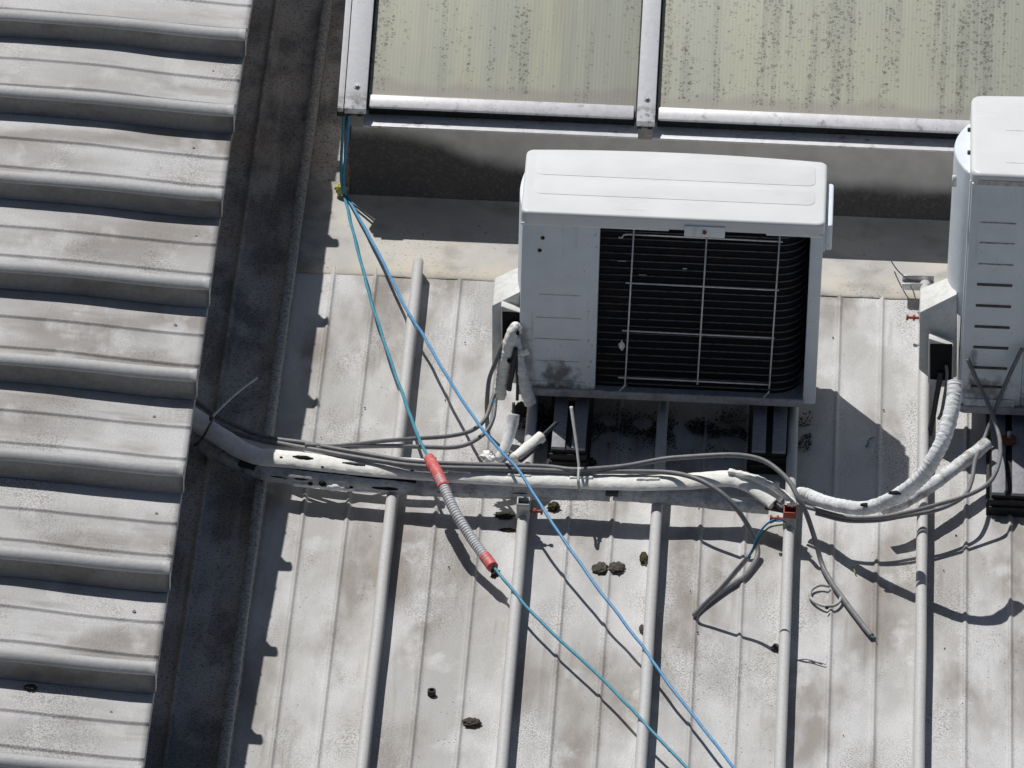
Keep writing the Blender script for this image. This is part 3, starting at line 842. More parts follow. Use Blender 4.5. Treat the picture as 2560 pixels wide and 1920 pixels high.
D2 = [(BX0 + 0.006, -0.155)] + [(BX0 + 0.006 - 0.044 * math.sin(PI * k / 18) ** 0.75, -0.155 + 0.27 * k / 18) for k in range(1, 18)] + [(BX0 + 0.006, 0.115)]
slab('side_moulding', D2[::-1], 0.36, 0.797, 0.006, 'ac2', a2, 4)
for y in (-0.05, 0.07):
    box('cover_clip', (BX0 - 0.004, y - 0.006, z2 - 0.001), (BX0 + 0.004, y + 0.006, z2 + 0.008), 'black', a2, 0.001)
tube('grip_recess', [(1.1396, -0.1400, 0.7786), (1.1411, -0.1400, 0.7486)], lambda s: 0.006, 'valve', a2, seg=12, straight=True)
vp = [(1.0689, -0.1750, 0.3728), (1.1638, -0.1750, 0.4228), (1.1756, -0.1750, 0.1868), (1.1022, -0.1750, 0.1830), (1.0747, -0.1750, 0.2062)]
vc = prism_y('valve_cover', [(p[0], p[2]) for p in vp], -0.175, -0.035, 'valve', a2, 0.004)
lean(vc, 0.36, (1.0955, -0.1900, 0.3232)[2])
hp = [(1.0955, -0.1900, 0.3232), (1.1604, -0.1900, 0.3033), (1.1668, -0.1900, 0.1745), (1.1110, -0.1900, 0.1765), (1.1000, -0.1900, 0.1858)]
prism_y('pipe_hood', [(p[0], p[2]) for p in hp], -0.2065, -0.1755, 'valve', vc, 0.003)
hp = [(1.0995, -0.2080, 0.3073), (1.1580, -0.2080, 0.3103), (1.1615, -0.2080, 0.1975), (1.1047, -0.2080, 0.1995)]
prism_y('pipe_opening', [(p[0], p[2]) for p in hp], -0.2083, -0.2068, 'void', vc, 0.0)

# ------------------------------------------------------------------ MOUNTING FEET (rubber block with slotted channel)
def make_foot(label, x, yf, L):
    t = thing('mounting_foot', label, 'mounting foot', (x, yf, 0.0), 'rubber mounting feet under the units')
    def pr(name, sec, y0, y1, mat, par=t):
        nn = len(sec)
        V = [(a, y0, z) for a, z in sec] + [(a, y1, z) for a, z in sec]
        F = [tuple(range(nn)), tuple(range(2 * nn - 1, nn - 1, -1))] + [(i, nn + i, nn + (i + 1) % nn, (i + 1) % nn) for i in range(nn)]
        me = bpy.data.meshes.new(name); me.from_pydata(V, [], [f[::-1] for f in F]); me.update()
        return link(name, me, mat, par, False)
    pr('rubber_base', [(-0.056, 0.0), (0.056, 0.0), (0.056, 0.018), (0.048, 0.02), (0.046, 0.045), (0.043, 0.066), (-0.043, 0.066), (-0.046, 0.045), (-0.048, 0.02), (-0.056, 0.018)], 0.004, L, 'rubber')
    for z in (0.02, 0.043):
        box('rubber_step', (-0.05, -0.003, z), (0.05, 0.0036, z + 0.012), 'rubber', t, 0.002, world=False)
    for s in (-1, 1):
        a, b = sorted((s * 0.0085, s * 0.0445))
        box('channel_strip', (a, 0.0, 0.0665), (b, L - 0.005, 0.0755), 'alu', t, 0.002, world=False)
    for y in (yf + 0.25, yf + 0.25 + 0.19):
        yy = y - yf
        tube('bolt', [(0, yy, 0.06), (0, yy, 0.108)], 0.006, 'steel', t, seg=8, straight=True, smooth=False, world=False)
        tube('washer', [(0, yy, 0.078), (0, yy, 0.090)], 0.020, 'rust', t, seg=14, straight=True, smooth=False, world=False)
    return t
make_foot('black rubber foot with slotted channel under the panel side of the middle unit', 0.166, -0.428, 0.58)
make_foot('black rubber foot with slotted channel under the coil side of the middle unit', 0.690, -0.400, 0.58)
make_foot('black rubber foot with slotted channel under the unit at the right edge', 1.318, -0.555, 0.66)

# ------------------------------------------------------------------ RUNS OF INSULATED PIPE
def wrinkle(seed, amp=0.06, ring=0.05, fr=90):
    def f(s, a):
        return 1 + amp * noise.noise(Vector((s * 28 + seed, math.cos(a) * 1.3, math.sin(a) * 1.3))) + ring * noise.noise(Vector((s * fr + seed * 5, a * 0.35, 2)))
    return f
def flat_fn(g):
    return lambda s_, a: g(s_, a) / math.sqrt((math.cos(a) / 1.42) ** 2 + (math.sin(a) / 0.78) ** 2)
W_PATH = [(-0.8980, -0.3136, 0.0850), (-0.8264, -0.3919, 0.0900), (-0.7812, -0.4461, 0.0950), (-0.7341, -0.4999, 0.1000), (-0.6792, -0.5628, 0.1050), (-0.6193, -0.5980, 0.1080), (-0.5384, -0.6081, 0.1100), (-0.4408, -0.6195, 0.1100), (-0.3255, -0.6333, 0.1100), (-0.1993, -0.6402, 0.1100), (-0.0753, -0.6485, 0.1120), (0.0671, -0.6537, 0.1130), (0.2082, -0.6547, 0.1150), (0.3491, -0.6521, 0.1160), (0.4896, -0.6407, 0.1200), (0.5897, -0.6297, 0.1270), (0.6399, -0.6441, 0.1240), (0.6802, -0.6712, 0.1150), (0.7144, -0.6963, 0.1020)]
wp = thing('insulated_pipe', 'white insulated pipe with split cream foam, upper run of the long pipe bundle', 'pipe', (0.0491, -0.6384, 0.1000))
WR = lambda s_: 0.0232 - 0.0022 * min(1, s_ / 0.9)
tube('sleeve', W_PATH, WR, 'white_ins', wp, 22, 0.006, flat_fn(wrinkle(1, 0.05, 0.02)))
def farc(s):
    e = noise.noise(Vector((s * 16, 3, 0)))
    e2 = noise.noise(Vector((s * 45, 8, 0)))
    return (math.radians(6 + 9 * e + 11 * e2), math.radians(152 + 12 * e2))
tube('torn_foam', W_PATH[5:], lambda s_: 0.0243 - 0.0022 * min(1, (s_ + 0.26) / 0.9), 'foam', wp, 14, 0.005, flat_fn(wrinkle(4, 0.06, 0.04, 60)), farc)
def on_tube(pts, x, a, r):
    F_ = frames(cr(pts, 0.006))
    p, t, n, b, L = min(F_, key=lambda f: abs(f[0].x - x))
    if pts is W_PATH: r = r / math.sqrt((math.cos(a) / 1.42) ** 2 + (math.sin(a) / 0.78) ** 2)
    return p + (n * math.sin(a) + b * math.cos(a)) * r, t, n * math.sin(a) + b * math.cos(a)
def hole_on(pts, x, adeg, r, L, w, par, mat='void', seed=0):
    q, t, nn = on_tube(pts, x, math.radians(adeg), r)
    tube('hole', [q - t * L, q - t * L * 0.5, q, q + t * L * 0.5, q + t * L], lambda s_: w * max(0.25, math.sin(PI * min(1, s_ / (2 * L)))) ** 0.5, mat, par, 8, 0.004, wrinkle(90 + seed, 0.3, 0.2, 120))
hole_on(W_PATH, (-0.5175, -0.6106, 0.1200)[0], 58, 0.0222, 0.027, 0.0062, wp)
hole_on(W_PATH, (-0.5175, -0.6106, 0.1200)[0], 60, 0.0238, 0.022, 0.0042, wp, 'copper')
hole_on(W_PATH, (-0.3831, -0.6287, 0.1200)[0], 52, 0.0226, 0.030, 0.0045, wp, 'cabledark', 2)
for k_, (x_, a_) in enumerate((((-0.5695, -0.6249, 0.1200)[0], 45), ((-0.4586, -0.6351, 0.1200)[0], 14), ((-0.2309, -0.6550, 0.1200)[0], 40))):
    hole_on(W_PATH, x_, a_, 0.0232, 0.004, 0.0024, wp, 'void', 3 + k_)
tube('gap_shade', [(-0.7281, -0.5356, 0.0880), (-0.6722, -0.5854, 0.0900), (-0.6128, -0.6140, 0.0950), (-0.5368, -0.6284, 0.0970), (-0.4392, -0.6417, 0.0970), (-0.3239, -0.6554, 0.0970), (-0.2195, -0.6646, 0.0960)], 0.0055, 'void', wp, 8, 0.006, wrinkle(101, 0.25, 0.2, 40))  # black strip standing in for the shade between the two pipe runs
tube('gap_shade', [(-0.2197, -0.6598, 0.0930), (-0.0536, -0.6578, 0.0920), (0.1539, -0.6558, 0.0920), (0.3613, -0.6519, 0.0920), (0.5170, -0.6562, 0.0920)], 0.0035, 'void', wp, 8, 0.006, wrinkle(102, 0.3, 0.2, 40))  # thinner strip carrying the painted gap shade on to the right
for k_, px_ in enumerate((1190.0, 1335.0, 1485.0, 1650.0)):
    q_ = min(frames(cr(W_PATH, 0.006)), key=lambda f: abs(f[0].x - (px_ - 1290) / 945.0))
    tube('torn_foam', [q_[0] + q_[1] * d_ + (q_[2] * 0.75 + q_[3] * 0.5) * 0.0215 for d_ in (-0.03, -0.01, 0.01, 0.03)], 0.0042, 'foam', wp, 6, 0.004, wrinkle(110 + k_, 0.5, 0.4, 90))
# torn flap at the cut end and the bare copper
tube('torn_foam', [(0.5888, -0.6294, 0.1500), (0.6495, -0.6517, 0.1500), (0.7022, -0.6761, 0.1400), (0.7394, -0.7057, 0.1300), (0.7630, -0.7305, 0.1200)], lambda s: 0.0085, 'foam', wp, 14, 0.003, wrinkle(9, 0.7, 0.4, 70))
lump('foam_shred', (0.7123, -0.6854, 0.1500), 0.008, 'foam', wp, 5, 0.7, 3, (1, 1, 0.8))
lump('foam_shred', (0.7504, -0.7317, 0.1250), 0.009, 'foam', wp, 6, 0.7, 3, (1, 1, 0.8))
tube('copper_core', [(0.7092, -0.6976, 0.1050), (0.7358, -0.7263, 0.1000)], 0.0075, 'cabledark', wp, 10)

G_PATH = [(-0.9027, -0.3200, 0.0430), (-0.8258, -0.3977, 0.0480), (-0.7889, -0.4517, 0.0500), (-0.7322, -0.5213, 0.0580), (-0.6710, -0.5704, 0.0660)]
G_PATH2 = [(-0.6599, -0.5806, 0.0680), (-0.6125, -0.6160, 0.0730), (-0.5362, -0.6340, 0.0760), (-0.4597, -0.6412, 0.0760), (-0.3717, -0.6514, 0.0760), (-0.2788, -0.6572, 0.0760), (-0.1779, -0.6584, 0.0760), (-0.0534, -0.6557, 0.0760), (0.1073, -0.6499, 0.0760), (0.2836, -0.6459, 0.0780)]
G_PATH3 = [(0.2930, -0.6471, 0.0780), (0.3824, -0.6512, 0.0780), (0.4708, -0.6574, 0.0780), (0.5697, -0.6685, 0.0780), (0.6330, -0.6716, 0.0760), (0.6964, -0.6712, 0.0730)]
gp = thing('insulated_pipe', 'grey weathered insulated pipe, lower run of the long pipe bundle', 'pipe', (0.0494, -0.6253, 0.0600))
for i, P in enumerate((G_PATH, G_PATH2, G_PATH3)):
    tube('sleeve', P, (0.0225, 0.0222, 0.0200)[i], 'grey_ins', gp, 18, 0.005, wrinkle(20 + i * 3, 0.10, 0.05, 70))
for P in ([(-0.6827, -0.5828, 0.0780), (-0.6387, -0.6146, 0.0830)], [(0.2736, -0.6639, 0.0900), (0.3048, -0.6671, 0.0900)], [(0.6891, -0.6889, 0.0850), (0.7671, -0.7114, 0.0850)]):
    tube('copper_core', P, 0.009, 'cabledark', gp, 10)
# torn edges of the sleeve, standing open
def tarc(s):
    e = noise.noise(Vector((s * 40, 1, 0)))
    return (math.radians(-60 + 18 * e), math.radians(-10 + 22 * noise.noise(Vector((s * 55, 4, 0)))))
tube('torn_sleeve', G_PATH2[2:5], 0.0245, 'white_ins', gp, 8, 0.004, wrinkle(31, 0.18, 0.10, 110), tarc)
for k_, (x_, a_, L_, w_) in enumerate((((-0.5199, -0.6449, 0.0800)[0], 20, 0.020, 0.0030), ((-0.4927, -0.6465, 0.0800)[0], -8, 0.007, 0.006), ((-0.4572, -0.6494, 0.0800)[0], 2, 0.010, 0.0085), ((-0.3861, -0.6551, 0.0800)[0], -5, 0.005, 0.004), ((-0.2973, -0.6612, 0.0800)[0], 8, 0.034, 0.0045), ((-0.5746, -0.6358, 0.0800)[0], 15, 0.022, 0.0022), ((-0.1464, -0.6660, 0.0800)[0], 5, 0.030, 0.0018), ((0.0505, -0.6591, 0.0800)[0], 12, 0.026, 0.002))):
    hole_on(G_PATH2, x_, a_, 0.0212, L_, w_, gp, 'void', 20 + k_)
for k_, (x_, a_, L_, w_) in enumerate((((-0.5006, -0.6531, 0.0800)[0], -22, 0.035, 0.0042), ((-0.4224, -0.6562, 0.0800)[0], -18, 0.022, 0.0085), ((-0.3496, -0.6559, 0.0800)[0], -26, 0.040, 0.0036))):
    q_, t_, n_ = on_tube(G_PATH2, x_, math.radians(a_), 0.0215)
    tube('torn_sleeve', [q_ - t_ * L_, q_ - t_ * L_ * 0.4 + n_ * 0.002, q_ + t_ * L_ * 0.4, q_ + t_ * L_], w_, 'white_ins', gp, 8, 0.003, wrinkle(130 + k_, 0.5, 0.4, 110))

tp = thing('insulated_pipe', 'pale mesh-sleeved pipe half hidden behind the long pipe bundle', 'pipe', (-0.4797, -0.4973, 0.0700))
tube('sleeve', [(-0.8869, -0.2557, 0.0600), (-0.8056, -0.3475, 0.0650), (-0.7359, -0.4338, 0.0750), (-0.6470, -0.5020, 0.0850), (-0.5612, -0.5325, 0.0900), (-0.4769, -0.5431, 0.0900), (-0.3714, -0.5598, 0.0900), (-0.2665, -0.5706, 0.0900), (-0.1829, -0.5753, 0.0900)], 0.018, 'white_ins', tp, 16, 0.006, wrinkle(44, 0.06, 0.03))

R1 = [(0.7712, -0.6555, 0.1100), (0.7962, -0.6731, 0.1150), (0.8192, -0.6966, 0.1200), (0.8678, -0.7534, 0.1400), (0.9473, -0.8256, 0.1800), (1.0236, -0.8708, 0.2500), (1.0777, -0.8951, 0.3200), (1.1106, -0.8821, 0.3750), (1.1355, -0.8483, 0.4250), (1.1531, -0.7819, 0.4750), (1.1573, -0.7310, 0.5100)]
p1 = thing('insulated_pipe', 'thick white wrinkle-wrapped pipe curving up to the right-hand unit', 'pipe', (0.7966, -0.6173, 0.0800))
def taper(a, b, L): return lambda s: a + (b - a) * min(1, s / L)
tube('wrapping', R1, taper(0.0165, 0.0200, 0.6), 'wrap', p1, 20, 0.0022, wrinkle(51, 0.09, 0.12, 230))
for q in ((1.0166, -0.8929, 0.2720), (0.9477, -0.8388, 0.1980)): lump('split', q, 0.011, 'void', p1, 4, 0.5, 2, (1.6, 0.8, 0.4))
R2 = [(0.9886, -0.6952, 0.1000), (1.0297, -0.6761, 0.1000), (1.0687, -0.6339, 0.1000), (1.1282, -0.5645, 0.1050), (1.1889, -0.4789, 0.1100), (1.2304, -0.4192, 0.1120), (1.2573, -0.3801, 0.1150)]
p2 = thing('insulated_pipe', 'second white-wrapped pipe branching towards the right-hand foot', 'pipe', (1.0872, -0.5611, 0.0700))
tube('wrapping', R2, 0.0175, 'wrap_dirty', p2, 20, 0.0022, wrinkle(57, 0.10, 0.10, 200))

# short stubs hanging at the valve cover of the middle unit
s1 = thing('insulated_pipe_stub', 'dirty cream wrapped stub hanging from the dark pipe opening of the middle unit', 'pipe', (-0.0263, -0.2500, 0.1079))
tube('wrapping', [(0.0140, -0.2250, 0.3162), (0.0086, -0.2420, 0.3102), (-0.0016, -0.2500, 0.2680), (-0.0153, -0.2550, 0.1892), (-0.0250, -0.2600, 0.1165)], 0.0165, 'foam', s1, 18, 0.0025, wrinkle(61, 0.22, 0.15, 120))
tube('split_lining', [(0.0170, -0.2680, 0.2724), (0.0092, -0.2720, 0.2094), (0.0013, -0.2740, 0.1487)], lambda s: 0.007, 'cabledark', s1, 8, 0.004, wrinkle(63, 0.3, 0.2, 80))
lump('knot', (0.0124, -0.2360, 0.3142), 0.018, 'foam', s1, 8, 0.35, 3, (1, 0.9, 1.0))
for q in ((0.0197, -0.2550, 0.3137), (-0.0008, -0.2720, 0.2371)): lump('hole', q, 0.006, 'void', s1, 3, 0.6, 2, (0.8, 0.6, 1.2))
s2 = thing('insulated_pipe_stub', 'white wrapped stub hanging beside the cabinet corner of the middle unit', 'pipe', (0.0586, -0.2600, 0.1024))
tube('wrapping', [(0.0154, -0.2460, 0.2958), (0.0246, -0.2520, 0.2300), (0.0412, -0.2560, 0.1595), (0.0586, -0.2600, 0.0999)], taper(0.011, 0.0165, 0.12), 'wrap', s2, 18, 0.0025, wrinkle(66, 0.16, 0.16, 140))
o = box('loose_flap', (0, 0, 0), (0.022, 0.0012, 0.016), 'wrap', s2, 0.0004)
fp = Vector((0.0345, -0.2700, 0.2488))
for v in o.data.vertices: v.co = fp + Matrix.Rotation(math.radians(-28), 3, 'Y') @ v.co
s3 = thing('insulated_pipe_stub', 'pale grey wrapped stub rising from the bundle under the cut pipe', 'pipe', (-0.0082, -0.5292, 0.1000))
tube('wrapping', [(-0.0147, -0.5455, 0.1000), (-0.0004, -0.5250, 0.1150), (0.0121, -0.4930, 0.1400), (0.0197, -0.4693, 0.1650), (0.0227, -0.4537, 0.1850)], taper(0.0125, 0.0158, 0.12), 'wrap', s3, 14, 0.004, wrinkle(71, 0.06, 0.04, 60))
tube('copper_core', [(0.0219, -0.4585, 0.1830), (0.0202, -0.4348, 0.2100)], 0.004, 'cabledark', s3, 8)
s4 = thing('insulated_pipe_stub', 'cream foam stub with a dark rod sticking out, lying on the bundle', 'pipe', (0.0535, -0.5101, 0.1000))
tube('wrapping', [(0.0295, -0.5619, 0.1150), (0.0538, -0.5284, 0.1200), (0.0782, -0.4928, 0.1250), (0.0968, -0.4696, 0.1300)], 0.0155, 'foam', s4, 14, 0.004, wrinkle(75, 0.14, 0.10, 80))
tube('copper_core', [(0.0929, -0.4759, 0.1300), (0.1143, -0.4424, 0.1350), (0.1327, -0.4131, 0.1400)], 0.0055, 'cabledark', s4, 10)
tube('torn_foam', [(0.0456, -0.5732, 0.1180), (0.0746, -0.5266, 0.1200), (0.1003, -0.4722, 0.1220)], lambda s: 0.0065, 'cabledark', s4, 8, 0.004, wrinkle(77, 0.4, 0.2, 60))
for i, q in enumerate(((-0.0448, -0.5544, 0.1150), (-0.0295, -0.5710, 0.1200), (-0.0371, -0.5419, 0.1150))):
    tag(lump('foam_scrap', q, 0.011, 'white_ins', None, 20 + i, 0.8, 3, (1.2, 0.9, 0.7)), ('leftmost', 'rightmost', 'middle, farthest')[i] + ' crumbled scrap of white foam beside the pale grey stub', 'foam scrap', 'foam scraps on the bundle')
tag(tube('thin_pipe', [(0.0167, -0.2620, 0.2737), (0.0188, -0.2640, 0.2358), (0.0233, -0.2640, 0.1745), (0.0237, -0.2620, 0.1117)], 0.0042, 'cabledark', None, 8), 'thin dark pipe hanging between the two wrapped stubs', 'pipe')

# ------------------------------------------------------------------ CABLES
def cable(label, pts, r=0.0058, mat='cable', name='cable', group=None, tip=None):
    o = thing(name, label, 'cable', pts[0], group)
    tube('sheath', pts, r, mat, o, 10, 0.006, wob=3.7 + len(pts))
    if tip:
        d = (Vector(pts[-1]) - Vector(pts[-2])).normalized()
        e = Vector(pts[-1])
        for k in (-1, 0, 1):
            s_ = Vector((k * 0.003, 0, 0.001 * (k * k)))
            tube('core', [e + s_ - d * 0.003, e + s_ + d * (0.014 + 0.002 * k)], 0.0021, ('corelue', 'coregreen', 'cabledark')[k + 1], o, 6, straight=True)
    return o
C1 = [(-0.8839, -0.1620, 0.0500), (-0.8283, -0.2486, 0.0600), (-0.7572, -0.3617, 0.0800), (-0.7011, -0.4374, 0.1000), (-0.6208, -0.5053, 0.1130), (-0.5165, -0.5504, 0.1280), (-0.3798, -0.6023, 0.1380), (-0.2404, -0.6397, 0.1430), (-0.1281, -0.6439, 0.1430), (0.0014, -0.6388, 0.1430), (0.1103, -0.6374, 0.1430), (0.1989, -0.6516, 0.1480), (0.3069, -0.6347, 0.1530), (0.4270, -0.6113, 0.1680), (0.5468, -0.6349, 0.2000), (0.6275, -0.6400, 0.2050), (0.6881, -0.6601, 0.2000), (0.7425, -0.7154, 0.1850), (0.7724, -0.7642, 0.1600), (0.7970, -0.7818, 0.1200), (0.8181, -0.8071, 0.0700), (0.8372, -0.8452, 0.0220), (0.8582, -0.9042, 0.0120), (0.9126, -1.0349, 0.0100), (0.9724, -1.1649, 0.0100)]
cable('long grey cable arching over the bundle to a blue-tipped cut end on the roof', C1, 0.0066, tip=True)
C2 = [(-0.8793, -0.2184, 0.0500), (-0.8268, -0.3070, 0.0600), (-0.7535, -0.4096, 0.0850), (-0.6986, -0.4711, 0.1000), (-0.6197, -0.5202, 0.1100), (-0.5151, -0.5708, 0.1260), (-0.3785, -0.6225, 0.1360), (-0.2395, -0.6545, 0.1400), (-0.1272, -0.6586, 0.1400), (0.0022, -0.6535, 0.1400), (0.1109, -0.6501, 0.1400), (0.2032, -0.6501, 0.1400), (0.3076, -0.6441, 0.1430), (0.4288, -0.6457, 0.1480), (0.5095, -0.6945, 0.1620), (0.5720, -0.7362, 0.1500), (0.6141, -0.7625, 0.1200), (0.6514, -0.7768, 0.0700), (0.6696, -0.7953, 0.0350), (0.6702, -0.8326, 0.0160), (0.6434, -0.9077, 0.0100), (0.5948, -0.9730, 0.0090), (0.5466, -1.0436, 0.0080), (0.5204, -1.0960, 0.0100), (0.5237, -1.1161, 0.0220), (0.5470, -1.1164, 0.0550), (0.5879, -1.1193, 0.1100), (0.6246, -1.1210, 0.1650), (0.6505, -1.1367, 0.2150)]
c2o = cable('grey cable doubled back in a loop, with blue cores sticking up by red clip', C2, 0.0066)
tube('core', [(0.6487, -1.1394, 0.2130), (0.6644, -1.1436, 0.2550), (0.6761, -1.1373, 0.2900), (0.6953, -1.1335, 0.3150), (0.7130, -1.1289, 0.3250)], 0.0026, 'corelue', c2o, 8)
tube('core', [(0.6516, -1.1354, 0.2130), (0.6657, -1.1470, 0.2500), (0.6796, -1.1401, 0.2800), (0.7008, -1.1362, 0.3050), (0.7418, -1.1492, 0.3250)], 0.0024, 'coregreen', c2o, 8)
tube('core', [(0.6535, -1.1314, 0.2130), (0.6616, -1.1435, 0.2500), (0.6723, -1.1410, 0.2850), (0.6972, -1.1216, 0.3100), (0.7303, -1.1350, 0.3250)], 0.0022, 'corelue', c2o, 8)
tube('core', [(0.7004, -1.1283, 0.3120), (0.7251, -1.1278, 0.3250), (0.7407, -1.1376, 0.3200)], 0.002, 'cabledark', c2o, 8)
cable('grey cable bending down from the valve cover into the bundle', [(-0.5152, -0.5695, 0.1350), (-0.4468, -0.5635, 0.1300), (-0.3687, -0.5269, 0.1200), (-0.2494, -0.4767, 0.1100), (-0.1693, -0.4458, 0.1000), (-0.1180, -0.4275, 0.1000), (-0.0818, -0.3984, 0.1000), (-0.0574, -0.3666, 0.1100), (-0.0446, -0.3137, 0.1250), (-0.0359, -0.2831, 0.1400)])
cable('grey cable with a blue cut tip looping beside the hanging stubs', [(-0.4857, -0.5747, 0.1300), (-0.4273, -0.5577, 0.1250), (-0.2886, -0.4996, 0.1000), (-0.1672, -0.4811, 0.0900), (-0.1156, -0.4687, 0.0900), (-0.0782, -0.4458, 0.0950), (-0.0478, -0.4096, 0.1050), (-0.0343, -0.3709, 0.1200), (-0.0317, -0.3249, 0.1350)], tip=True)
cable('grey cable hanging straight down out of the valve cover to a cut end', [(-0.0104, -0.2220, 0.2751), (-0.0187, -0.2450, 0.2714), (-0.0370, -0.2550, 0.2176), (-0.0525, -0.2600, 0.1681), (-0.0564, -0.2620, 0.1100), (-0.0540, -0.2620, 0.0482), (-0.0492, -0.2620, -0.0235)])
K1 = [(1.1995, -0.2250, 0.2774), (1.2135, -0.2350, 0.2499), (1.2356, -0.2550, 0.2079), (1.2673, -0.3000, 0.1646), (1.2878, -0.3600, 0.1313), (1.2922, -0.4888, 0.1450), (1.2712, -0.5786, 0.1300), (1.2293, -0.6287, 0.1200), (1.1489, -0.6849, 0.1180), (1.0574, -0.7325, 0.1150), (0.9733, -0.7588, 0.1100), (0.8910, -0.7540, 0.1050), (0.8287, -0.7223, 0.1000), (0.7662, -0.6866, 0.0950)]
cable('dark grey cable dropping from a louvre of the right-hand unit towards the red clip', K1)
K2 = [(1.3409, -0.2250, 0.3179), (1.3260, -0.2350, 0.2827), (1.2971, -0.2600, 0.2142), (1.2707, -0.3000, 0.1389), (1.2514, -0.3500, 0.1071), (1.2298, -0.4699, 0.1250), (1.2201, -0.5629, 0.1150), (1.1948, -0.6370, 0.1050), (1.1281, -0.6930, 0.1000), (1.0457, -0.7291, 0.1000), (0.9738, -0.7552, 0.0980), (0.8914, -0.7536, 0.0950), (0.8188, -0.7189, 0.0900)]
cable('dark grey cable slanting down from the coil edge of the right-hand unit', K2)
cable('short dark cable hanging out of the right-hand valve cover to a cut end', [(1.1318, -0.2120, 0.2255), (1.1274, -0.2220, 0.1883), (1.1216, -0.2280, 0.1362), (1.1140, -0.2320, 0.0764), (1.1103, -0.2360, 0.0440)], 0.0075, 'cabledark')
cable('thin grey cable hanging inside the right-hand pipe opening', [(1.1443, -0.2130, 0.2489), (1.1477, -0.2190, 0.2244), (1.1453, -0.2260, 0.1670), (1.1395, -0.2300, 0.1136), (1.1322, -0.2320, 0.0922)], 0.0045)

# the two bright cables
B_ = [(-0.4931, 0.9000, 0.3205), (-0.4957, 0.9120, 0.2947), (-0.5018, 0.9250, 0.1948), (-0.5099, 0.9350, 0.0859), (-0.5080, 0.9300, 0.0495), (-0.4994, 0.9235, 0.0180), (-0.4777, 0.8596, 0.0180), (-0.4366, 0.7297, 0.0260), (-0.3863, 0.5659, 0.0400), (-0.3369, 0.3916, 0.0550), (-0.2895, 0.2242, 0.0695), (-0.2398, 0.0820, 0.0850), (-0.1648, -0.1682, 0.1150), (-0.0685, -0.4525, 0.1500), (-0.0004, -0.6143, 0.1680), (0.0509, -0.7111, 0.1700), (0.1145, -0.8526, 0.1550), (0.1936, -1.0046, 0.1280), (0.2549, -1.1190, 0.1100), (0.3066, -1.2078, 0.0950), (0.3698, -1.3114, 0.0750), (0.3991, -1.3634, 0.0695), (0.4505, -1.4763, 0.0620), (0.5053, -1.5849, 0.0550), (0.5691, -1.7147, 0.0550), (0.6427, -1.8734, 0.0580), (0.7667, -2.1513, 0.0695)]
cable('sky blue cable slanting across the whole roof from the skylight corner', B_, 0.0042, 'blue', 'blue_cable')
T1 = [(-0.5084, 0.9000, 0.3197), (-0.5111, 0.9120, 0.2939), (-0.5149, 0.9250, 0.1866), (-0.5175, 0.9350, 0.0741), (-0.5134, 0.9300, 0.0390), (-0.5072, 0.9253, 0.0140), (-0.4888, 0.8271, 0.0160), (-0.4576, 0.6446, 0.0280), (-0.4290, 0.5015, 0.0380), (-0.4069, 0.3706, 0.0450), (-0.3536, 0.1137, 0.0600), (-0.3045, -0.1018, 0.0710), (-0.2793, -0.2087, 0.0780), (-0.2239, -0.5111, 0.1400), (-0.1867, -0.6616, 0.1680), (-0.1531, -0.7643, 0.1680), (-0.1079, -0.8629, 0.1350), (-0.0602, -0.9342, 0.1000), (-0.0121, -1.0044, 0.0780), (0.0058, -1.0327, 0.0740), (0.0317, -1.0781, 0.0705), (0.0540, -1.1162, 0.0695), (0.1141, -1.2240, 0.0660), (0.1774, -1.3235, 0.0640), (0.2453, -1.4249, 0.0640), (0.3202, -1.5424, 0.0660), (0.3715, -1.6334, 0.0690), (0.3950, -1.6755, 0.0695), (0.4687, -1.7877, 0.0600), (0.5241, -1.8734, 0.0550), (0.6381, -2.0785, 0.0600), (0.7599, -2.2895, 0.0695)]
cable('teal cable running through the corrugated conduit', T1, 0.0042, 'teal', 'blue_cable')
cond = thing('flexible_conduit', 'grey corrugated conduit with red tape at both ends lying over the bundle', 'conduit', (-0.0958, -0.8450, 0.1000))
CP = [(-0.1805, -0.6807, 0.1680), (-0.1633, -0.7294, 0.1700), (-0.1434, -0.7878, 0.1650), (-0.1079, -0.8629, 0.1350), (-0.0602, -0.9342, 0.1000), (-0.0086, -1.0105, 0.0760)]
tube('corrugated_tube', CP, 0.0135, 'conduit', cond, 18, 0.0016, lambda s, a: 1 + 0.06 * math.sin(s * 2 * PI / 0.0080))
tube('red_tape', [(-0.1868, -0.6597, 0.1680), (-0.1754, -0.6972, 0.1700), (-0.1608, -0.7369, 0.1700), (-0.1411, -0.7918, 0.1640)], lambda s: 0.0158 - 0.002 * math.exp(-s * 90) , 'redtape', cond, 18, 0.003, wrinkle(83, 0.10, 0.08, 120))
lump('red_tape', (-0.1816, -0.6803, 0.1750), 0.013, 'redtape', cond, 7, 0.5, 3, (1.1, 1, 0.7))
tube('red_tape', [(-0.0255, -0.9848, 0.0830), (-0.0143, -1.0008, 0.0780), (-0.0018, -1.0235, 0.0750)], 0.0152, 'redtape', cond, 18, 0.003, wrinkle(85, 0.04, 0.05, 120))
lump('foam_plug', (0.0051, -1.0330, 0.0620), 0.010, 'moss_dark', cond, 7, 0.9, 3, (1.0, 1.3, 1.0))
tag(lump('yellow_tape', (-0.5173, 0.9408, 0.0300), 0.016, 'yellow', None, 9, 0.6, 3, (1.0, 0.8, 1.0)), 'wad of yellow tape holding the two bright cables at the curb corner', 'tape')

